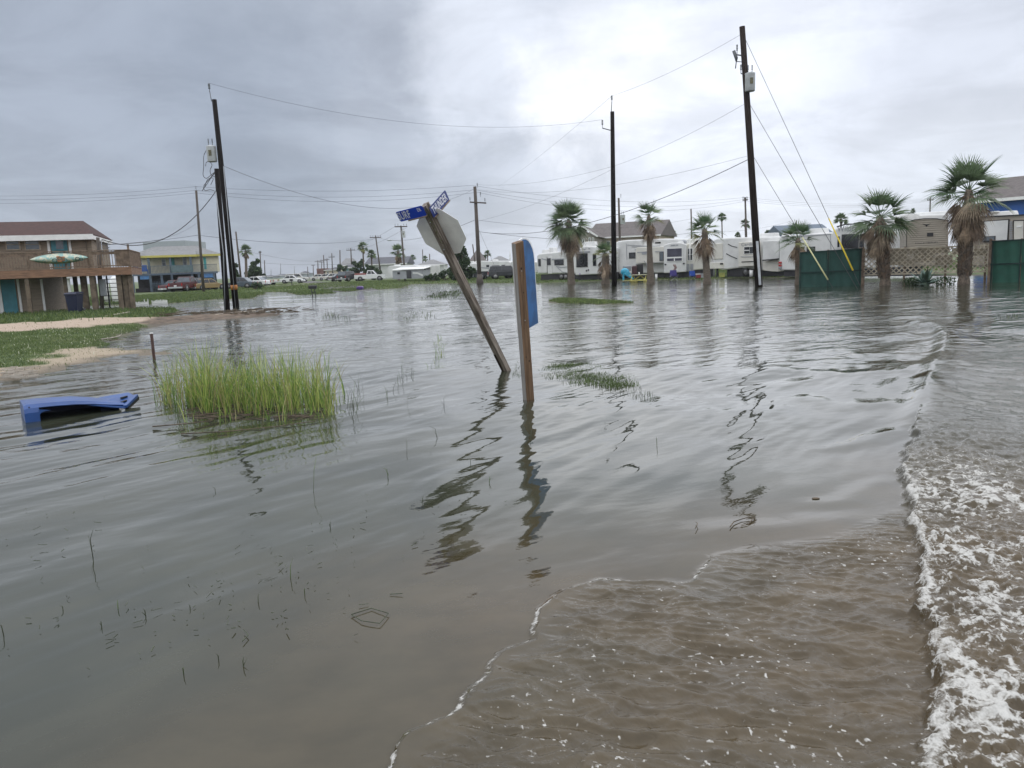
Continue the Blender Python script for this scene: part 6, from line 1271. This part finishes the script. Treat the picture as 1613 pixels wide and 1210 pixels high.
for i in range(70): q_ = G(rg.uniform(0, 45), rg.uniform(578, 596), .06); an = rg.uniform(-.3, .8); mb.bar(q_, q_+Vector((math.cos(an), math.sin(an), rg.uniform(-.05, .1)))*rg.uniform(.05, .3), rg.uniform(.008, .03))
tag(mb.build('reed_litter', mat('bleached', (.36, .32, .27), .8, .2), None), 'pale reed litter washed onto the sand at the left edge', 'debris', None, 'stuff')
mb = MB(); mb.ell(tuple(G(1285, 785, .0)), (.03, .018, .006), 0, 8, 5); tag(mb.build('seed_pod', m_debris, None), 'small dark pod floating left of the foam line', 'debris')
for k, (pts, r_, lb) in enumerate((([(1150, 833), (1156, 824), (1168, 818), (1180, 815), (1190, 817)], .010, 'curled black twig floating left of the breaking foam'), ([(1178, 826), (1184, 820), (1188, 815)], .009, 'short twig crossing the curled black one'),
    ([(845, 962), (862, 945), (884, 934), (905, 931)], .012, 'brown weed strand at the leading edge of the wash'), ([(240, 672), (290, 668), (335, 664)], .02, 'dark stem floating in front of the reeds at left'), ([(285, 683), (360, 680), (440, 672), (500, 664)], .018, 'long dark stem floating along the front of the reeds'),
    ([(1095, 835), (1099, 827), (1096, 822)], .007, 'tiny bent twig left of the curled black one'))): twig(pts, .012, r_, lb)

# sunken blue cart
f = Fr(38, 9.55, 226, 10.35); mbl = mat('cart_blue', (.015, .06, .21), .38, .12, 4, .0015, 60); t = thing('sunken_cart', 'blue wheeled cart lying on its side, half sunk at the left', 'trash bin', f(.8, .3, 0))
def U(px): return f.uz(px, 650)[0]
zmax = f.uz(60, 634, .08)[1]
sec = [(38.5, .72, .93), (44, .60, 1.0), (62, .60, 1.0), (90, .585, .97), (120, .57, .90), (150, .55, .74), (176, .53, .52), (198, .52, .36)]
mb = MB(f); rows = []
for px_, dep, hf in sec:
    u_ = U(px_); z1_ = zmax*hf; rows.append([(u_, -.02, -.15), (u_, -.02, z1_*.5), (u_, .0, z1_*.74), (u_, .06, z1_*.93), (u_, .14, z1_), (u_, dep-.12, z1_*1.0), (u_, dep-.03, z1_*.88), (u_, dep, z1_*.4), (u_, dep, -.15)])
vs = [p for r_ in rows for p in r_]; nr_ = len(rows[0]); fs = []
for i in range(len(rows)-1):
    for j in range(nr_-1):
        if 2 <= i <= 6 and j in (0, 1): continue
        fs.append((i*nr_+j, (i+1)*nr_+j, (i+1)*nr_+j+1, i*nr_+j+1))
fs.append(tuple(range(nr_)))
mb.add(vs, fs, 0, False); o = mb.build('shell', mbl, t); shell_ = o; so2 = o.modifiers.new('thick', 'SOLIDIFY'); so2.thickness = .012; so2.offset = 0; bv = o.modifiers.new('bev', 'BEVEL'); bv.width = .006; bv.segments = 2
mb = MB(f); mb.box(U(46), U(196), .53, .55, -.1, zmax*.55); mb.box(U(46), U(48), .0, .55, -.1, zmax*.85); mb.build('inner_wall', mat('cart_inside_shade', (.01, .015, .04), .7, .1), t)  # inner panels coloured near black to paint the shade of the cavity
mb = MB(f); pts = [(198, 634.5), (147, 646), (160, 651), (197, 653)]
q = [f.uz(a, b, .1) for a, b in ((146, 645), (196, 653.5), (222, 632), (190, 633))]
pl_ = [(U(140), .02, zmax*.60), (U(197), -.05, .035), (U(224), .28, .12), (U(216), .50, .16), (U(168), .52, zmax*.62)]
mb.add([(a, b, c_) for a, b, c_ in pl_]+[(a, b, c_-.02) for a, b, c_ in pl_], [(0, 1, 2, 3, 4), (9, 8, 7, 6, 5), (0, 5, 6, 1), (1, 6, 7, 2), (2, 7, 8, 3), (3, 8, 9, 4), (4, 9, 5, 0)]); fl_ = mb.build('flange', mbl, t, .004)
mb = MB(f); a = Vector((U(197), -.05, .045)); b_ = Vector((U(224), .28, .13)); mb.bar(a, b_, .05, .04); mb.build('lip', mbl, fl_, .006)
mb = MB(f); mb.bar((U(197)+.03, .02, .02), (U(226), .33, .09), .05, .05); mb.build('handle', m_black, fl_)
for pts in ([(61, 662), (61.5, 655), (65, 650), (71, 647.6), (80, 646.2), (61, 645)],):
    q = [f.uz(a, b, -.02) for a, b in pts]; mb = MB(f); mb.prism(q, -.028, -.016); mb.build('gusset', mbl, shell_)
for c_, w_ in (((U(200), .14, .088), .10), ((U(204), .30, .125), .12)): mb = MB(f); mb.bar((c_[0]-w_*.35, c_[1]-.02, c_[2]-.004), (c_[0]+w_*.35, c_[1]+.02, c_[2]+.006), .03, .02); mb.build('slot', m_black, fl_)

# ================================================================== GRASS AND REEDS
def blades(name, P, H, Wd, lean, ms, mi, label=None, cat=None, kind='stuff', bend=.35, seed=0, group=None):
    r_ = np.random.RandomState(seed); n = len(P); a = r_.uniform(0, 2*np.pi, n); az = r_.uniform(0, 2*np.pi, n)
    sx_, sy_ = np.cos(a), np.sin(a); lx = np.cos(az)*lean+bend*0; ly = np.sin(az)*lean; V = np.zeros((n, 7, 3))
    for j, (s_, w_) in enumerate(((0, 1), (.45, .85), (.8, .5))):
        cx = P[:, 0]+lx*H*s_**1.8; cy = P[:, 1]+ly*H*s_**1.8; cz = P[:, 2]+H*s_*(1-.3*lean**2*s_)
        V[:, 2*j, 0] = cx-sx_*Wd*w_/2; V[:, 2*j, 1] = cy-sy_*Wd*w_/2; V[:, 2*j, 2] = cz; V[:, 2*j+1, 0] = cx+sx_*Wd*w_/2; V[:, 2*j+1, 1] = cy+sy_*Wd*w_/2; V[:, 2*j+1, 2] = cz
    V[:, 6, 0] = P[:, 0]+lx*H*(1+bend*.4); V[:, 6, 1] = P[:, 1]+ly*H*(1+bend*.4); V[:, 6, 2] = P[:, 2]+H*(1-.35*lean**1.5)
    b_ = np.arange(n)[:, None]*7; Q = np.concatenate([b_+np.array([[0, 1, 3, 2]]), b_+np.array([[2, 3, 5, 4]])], 1).reshape(-1, 4); T3 = (b_+np.array([[4, 5, 6]]))
    me = bpy.data.meshes.new(name); me.vertices.add(n*7); me.vertices.foreach_set('co', V.astype(np.float32).ravel())
    li = np.concatenate([Q.ravel(), T3.ravel()]).astype(np.int32); me.loops.add(len(li)); me.loops.foreach_set('vertex_index', li)
    st = np.concatenate([np.arange(len(Q))*4, len(Q)*4+np.arange(n)*3]).astype(np.int32); me.polygons.add(len(st)); me.polygons.foreach_set('loop_start', st)
    me.polygons.foreach_set('material_index', np.concatenate([np.repeat(mi, 2), mi]).astype(np.int32)); me.update(calc_edges=True)
    for m in ms: me.materials.append(m)
    o = bpy.data.objects.new(name, me); col.objects.link(o); tag(o, label, cat, group, kind); return o
rs_ = np.random.RandomState(5)
# the big reed clump
cl = G(362, 652); tufts = []
for _ in range(190):
    px_ = rs_.uniform(262, 520); py_ = 655-rs_.beta(1.3, 1.5)*48
    if px_ < 300 and py_ > 640 and rs_.rand() < .7: continue
    tufts.append((px_, py_, 1.))
for q in [(246, 628), (250, 632), (262, 625), (530, 640), (527, 630), (536, 622), (519, 655), (508, 660), (350, 664), (366, 662), (420, 662), (447, 664), (300, 664), (480, 652), (488, 655), (497, 648)]: tufts.append((*q, .8))
Pp, Hh, Ww, Ll, Mi = [], [], [], [], []
for px_, py_, k_ in tufts:
    c_ = G(px_, py_); nb = rs_.randint(7, 15) if k_ == 1 else 6
    hh = (.47+.10*math.sin(px_*.045)+.12*math.sin(px_*.13+py_*.2)+.30*rs_.rand()+(.10 if 320 < px_ < 420 else 0)) if k_ == 1 else rs_.uniform(.3, .62)
    for _ in range(nb):
        Pp.append((c_.x+rs_.normal(0, .035), c_.y+rs_.normal(0, .035), -.05)); Hh.append(hh*rs_.uniform(.4, 1.2)); Ww.append(rs_.uniform(.006, .012)); Ll.append(abs(rs_.normal(0, .30))+.03 if rs_.rand() > .1 else rs_.uniform(.6, 1.0)); Mi.append(rs_.choice([0, 0, 0, 1, 1, 1, 2, 3], p=None) if rs_.rand() < .82 else rs_.choice([2, 3]))
for _ in range(26):
    c_ = G(rs_.uniform(255, 520), rs_.uniform(610, 640)); Pp.append((c_.x, c_.y, -.05)); Hh.append(rs_.uniform(.75, 1.0)); Ww.append(.005); Ll.append(abs(rs_.normal(0, .18))); Mi.append(3)
Pp = np.array(Pp); blades('reed_clump', Pp, np.array(Hh), np.array(Ww), np.array(Ll), m_grassb, np.array(Mi), 'large clump of yellow-green reeds growing out of the water', 'reeds', 'thing', seed=1)
# fallen mat at its foot
mb = MB(); rg = random.Random(21)
for i in range(220):
    q_ = G(rg.uniform(285, 500), rg.uniform(636, 662), .01); an = rg.gauss(0, .5); mb.bar(q_, q_+Vector((math.cos(an), math.sin(an), rg.uniform(-.02, .05)))*rg.uniform(.04, .22), rg.uniform(.004, .010))
tag(mb.build('fallen_reeds', m_debris, None, recalc=False), 'mat of dark fallen stalks lying at the foot of the reeds', 'debris', None, 'stuff')
# lawns near left
def scatter(polys, n, box, seed, dens=None):
    r_ = np.random.RandomState(seed); X = r_.uniform(box[0], box[1], n); Y = r_.uniform(box[2], box[3], n); z = terrain(X, Y); keep = z > .004
    sa = sdp(X, Y, SAND)+fbm(X*.7, Y*.7, 55, 4)*.8 > -.05; sb_ = sdp(X, Y, SAND2)+fbm(X*.7, Y*.7, 55, 4)*.9 > 0.05; mu_ = sdp(X, Y, MUD) > 0
    keep &= ~(sa | mu_) | (r_.rand(n) < .01); keep &= ~sb_ | (r_.rand(n) < .06); dd_ = np.hypot(X, Y); az_ = np.abs(np.arctan2(X, Y)); keep &= az_ < R(40)
    return X[keep], Y[keep], z[keep]
X, Y, Z = scatter(None, 230000, (-22, -5.5, 12.5, 33), 3); n = len(X); pt = fbm(X*.6, Y*.6, 3, 3)
mi = np.where(rs_.rand(n) < .012, 3, np.where(rs_.rand(n) < .5+pt*.5, 0, np.where(rs_.rand(n) < .5, 1, 2))); H_ = rs_.uniform(.03, .09, n)*(1+.5*pt)
o = blades('grass', np.stack([X, Y, Z-.01], 1), H_, np.where(mi == 3, .02, .009), rs_.uniform(.1, .8, n), m_lawnb, mi, 'green lawn grass with pale flower specks running down to the sand at the left', 'grass', seed=2)
X, Y, Z = scatter(None, 150000, (-62, -14, 30, 80), 4); n = len(X); mi = rs_.choice(3, n, p=[.55, .15, .3])
blades('grass', np.stack([X, Y, Z-.02], 1), rs_.uniform(.08, .24, n), np.full(n, .04), rs_.uniform(.1, .7, n), m_lawnb, mi, 'lawn around and beyond the timber house and yellow house', 'grass', seed=3)
X, Y, Z = scatter(None, 160000, (-40, 60, 60, 135), 5); n = len(X); mi = rs_.choice(3, n, p=[.5, .3, .2])
blades('grass', np.stack([X, Y, Z-.03], 1), rs_.uniform(.06, .2, n), np.full(n, .06), rs_.uniform(.1, .7, n), m_lawnb, mi, 'verge grass along the far water edge under the parked campers', 'grass', seed=6)
X, Y, Z = scatter(None, 60000, (1, 9, 28, 42), 7); n = len(X); blades('grass', np.stack([X, Y, Z-.03], 1), rs_.uniform(.05, .14, n), np.full(n, .025), rs_.uniform(.1, .6, n), m_lawnb, rs_.choice(3, n, p=[.5, .35, .15]), 'small grassy islet behind the blue board post', 'grass', seed=8)
def patch(pts, n, h0, h1, w_, ms, mi_p, label, seed, spread=1., name='water_grass', cat='grass', lean=.35, group='grass poking out of the water'):
    r_ = np.random.RandomState(seed); W_p = W2(pts); xs = [p_[0] for p_ in W_p]; ys = [p_[1] for p_ in W_p]; X = r_.uniform(min(xs), max(xs), n*3); Y = r_.uniform(min(ys), max(ys), n*3); s_ = sdp(X, Y, W_p); k = (s_ > 0) & (r_.rand(len(X)) < np.clip(s_/spread+.12, 0, 1)*np.clip(.72+.9*fbm(X*1.3, Y*1.3, seed, 3), .06, 1)); X, Y = X[k], Y[k]; n_ = len(X)
    return blades(name, np.stack([X, Y, np.full(n_, -.03)], 1), r_.uniform(h0, h1, n_), np.full(n_, w_), r_.uniform(.05, lean*2, n_), ms, r_.choice(len(ms), n_, p=mi_p), label, cat, seed=seed, group=group)
patch([(846, 585), (870, 572), (930, 572), (1000, 590), (1010, 608), (960, 612), (900, 604), (855, 596)], 8500, .035, .075, .008, m_wetstem+[m_lawnb[0]], [.08, .32, .6], 'green grass tips spreading right of the blue board post', 31, .5)
patch([(930, 605), (985, 600), (1040, 618), (1030, 632), (960, 626)], 220, .03, .07, .005, m_wetstem, [.7, .3], 'sparse dark grass tips beyond the greener patch', 32, .4)
patch([(800, 590), (812, 570), (824, 572), (828, 600)], 380, .04, .10, .006, m_wetstem+[m_lawnb[0]], [.3, .4, .3], 'grass tips between the leaning post and the blue board post', 33, .2)
patch([(672, 580), (684, 530), (698, 530), (702, 562), (690, 582)], 180, .06, .22, .008, m_grassb[:3], [.5, .2, .3], 'small upright green tuft far left of the leaning post', 34, .2)
patch([(600, 640), (620, 565), (650, 570), (660, 600), (640, 615)], 120, .06, .25, .006, m_wetstem, [.6, .4], 'thin scattered stems between the reeds and the leaning post', 35, .4)
patch([(560, 500), (520, 492), (500, 502), (545, 506)], 200, .05, .2, .02, m_wetstem, [.5, .5], 'faint grass tips in the open water below the mailbox', 36, .6)
patch([(1555, 500), (1640, 485), (1640, 497), (1570, 506)], 700, .05, .12, .010, m_wetstem, [.7, .3], 'thin dark grass at the right edge below the bright green screen', 37, .5)
patch([(530, 660), (560, 600), (585, 620), (575, 650)], 60, .1, .4, .006, m_wetstem, [.6, .4], 'few stems right of the big reed clump', 38, .2)
patch([(700, 500), (640, 505), (610, 492), (680, 488)], 160, .04, .12, .02, m_wetstem, [.6, .4], 'dark stubble in the water left of the brown crossarm pole', 39, .5)
patch([(690, 460), (735, 457), (720, 470), (660, 470)], 900, .05, .16, .04, m_wetstem+[m_lawnb[2]], [.4, .3, .3], 'grass tips near the far verge behind the leaning post', 40, 1.5)
# single stems near the camera
rg = random.Random(77); grpS = 'single stems sticking out of the near water'
stems = [(147, 880, 68), (456, 912, 40), (62, 1000, 0), (20, 1020, 60), (8, 1000, 34), (492, 775, 70), (690, 690, 30), (604, 950, 44), (640, 712, 24), (612, 748, 18), (405, 948, 20), (420, 950, 16), (230, 970, 18), (185, 958, 16), (340, 775, 12), (585, 640, 34), (640, 640, 30), (552, 650, 36), (700, 640, 26), (950, 665, 28), (835, 690, 20), (1035, 700, 16), (300, 960, 12), (610, 690, 14), (383, 1050, 22), (290, 1060, 20), (345, 1040, 16), (30, 1035, 22), (100, 960, 10), (480, 935, 14), (520, 830, 12), (690, 745, 16), (742, 730, 12), (770, 760, 14), (665, 790, 12), (210, 940, 14), (160, 985, 10)]
for i, (px_, py_, h_) in enumerate(stems):
    if h_ == 0 or i % 4 == 3: continue
    p_ = G(px_, py_); k_ = p_.y/F; hh = h_*k_*.85; mb = MB(); a = rg.uniform(0, 6.3); ln = rg.uniform(.05, .3); ln *= 2.2; q1 = p_+Vector((math.cos(a)*ln*hh*.25, math.sin(a)*ln*hh*.25, hh*.6)); q2 = p_+Vector((math.cos(a+.5)*ln*hh, math.sin(a+.5)*ln*hh, hh*(1-.25*ln)))
    mb.tube([p_-Vector((0, 0, .1)), q1, q2], [.0030, .0022, .001], 5)
    if i % 3 == 0: mb.tube([p_, p_+Vector((rg.uniform(-.4, .4)*hh, rg.uniform(-.4, .4)*hh, hh*.6))], [.002, .001], 4)
    where = 'left foreground' if px_ < 420 else ('middle foreground' if px_ < 760 else 'water right of the blue board post')
    tag(mb.build('grass_stem', m_wetstem[i % 2], None), 'thin dark stem poking out of the calm near water', 'stem', grpS)
for pts, lb in (([(553, 968), (585, 958), (612, 966), (598, 982), (570, 978), (553, 968)], 'bent stem loop lying on the near water'), ([(384, 992), (391, 1000), (382, 1010)], 'small angled stem on the near water, lower left')):
    mb = MB(); mb.tube([G(a, b, .012) for a, b in pts], .0025, 5); tag(mb.build('bent_stem', m_wetstem[0], None), lb, 'stem')

mb = MB(); rg = random.Random(99)
for i in range(130):
    cx_, cy_ = rg.choice(((120, 960), (330, 930), (430, 960), (520, 870), (250, 990), (700, 800), (60, 830))); px_ = cx_+rg.gauss(0, 70); py_ = cy_+rg.gauss(0, 28)
    q_ = G(px_, py_, .012); an = rg.uniform(0, 6.3); ln = rg.choice((.008, .012, .02, .05))*rg.uniform(.6, 1.4); mb.bar(q_, q_+Vector((math.cos(an)*ln, math.sin(an)*ln, rg.uniform(0, .012))), rg.uniform(.0015, .0035))
tag(mb.build('flotsam', m_wetstem[0], None, recalc=False), 'scattered dark specks and bits of stalk floating on the calm near water', 'debris', None, 'stuff')

# ================================================================== AIR
hz = bpy.data.meshes.new('haze'); bm = bmesh.new(); bmesh.ops.create_cube(bm, size=1.0)
for v in bm.verts: v.co = Vector((v.co.x*2960, v.co.y*2960, -1.5 if v.co.z < 0 else 24))
bm.to_mesh(hz); bm.free(); ho = bpy.data.objects.new('haze', hz); col.objects.link(ho); tag(ho, 'pale damp air over the flats', 'haze', None, 'stuff')
hm = bpy.data.materials.new('haze'); hm.use_nodes = True; nt = hm.node_tree; nt.nodes.clear(); o_ = nt.nodes.new('ShaderNodeOutputMaterial'); pv = nt.nodes.new('ShaderNodeVolumePrincipled'); pv.inputs['Density'].default_value = .00025; pv.inputs['Color'].default_value = (.93, .95, 1, 1); pv.inputs['Anisotropy'].default_value = .2; nt.links.new(pv.outputs[0], o_.inputs['Volume']); hz.materials.append(hm)
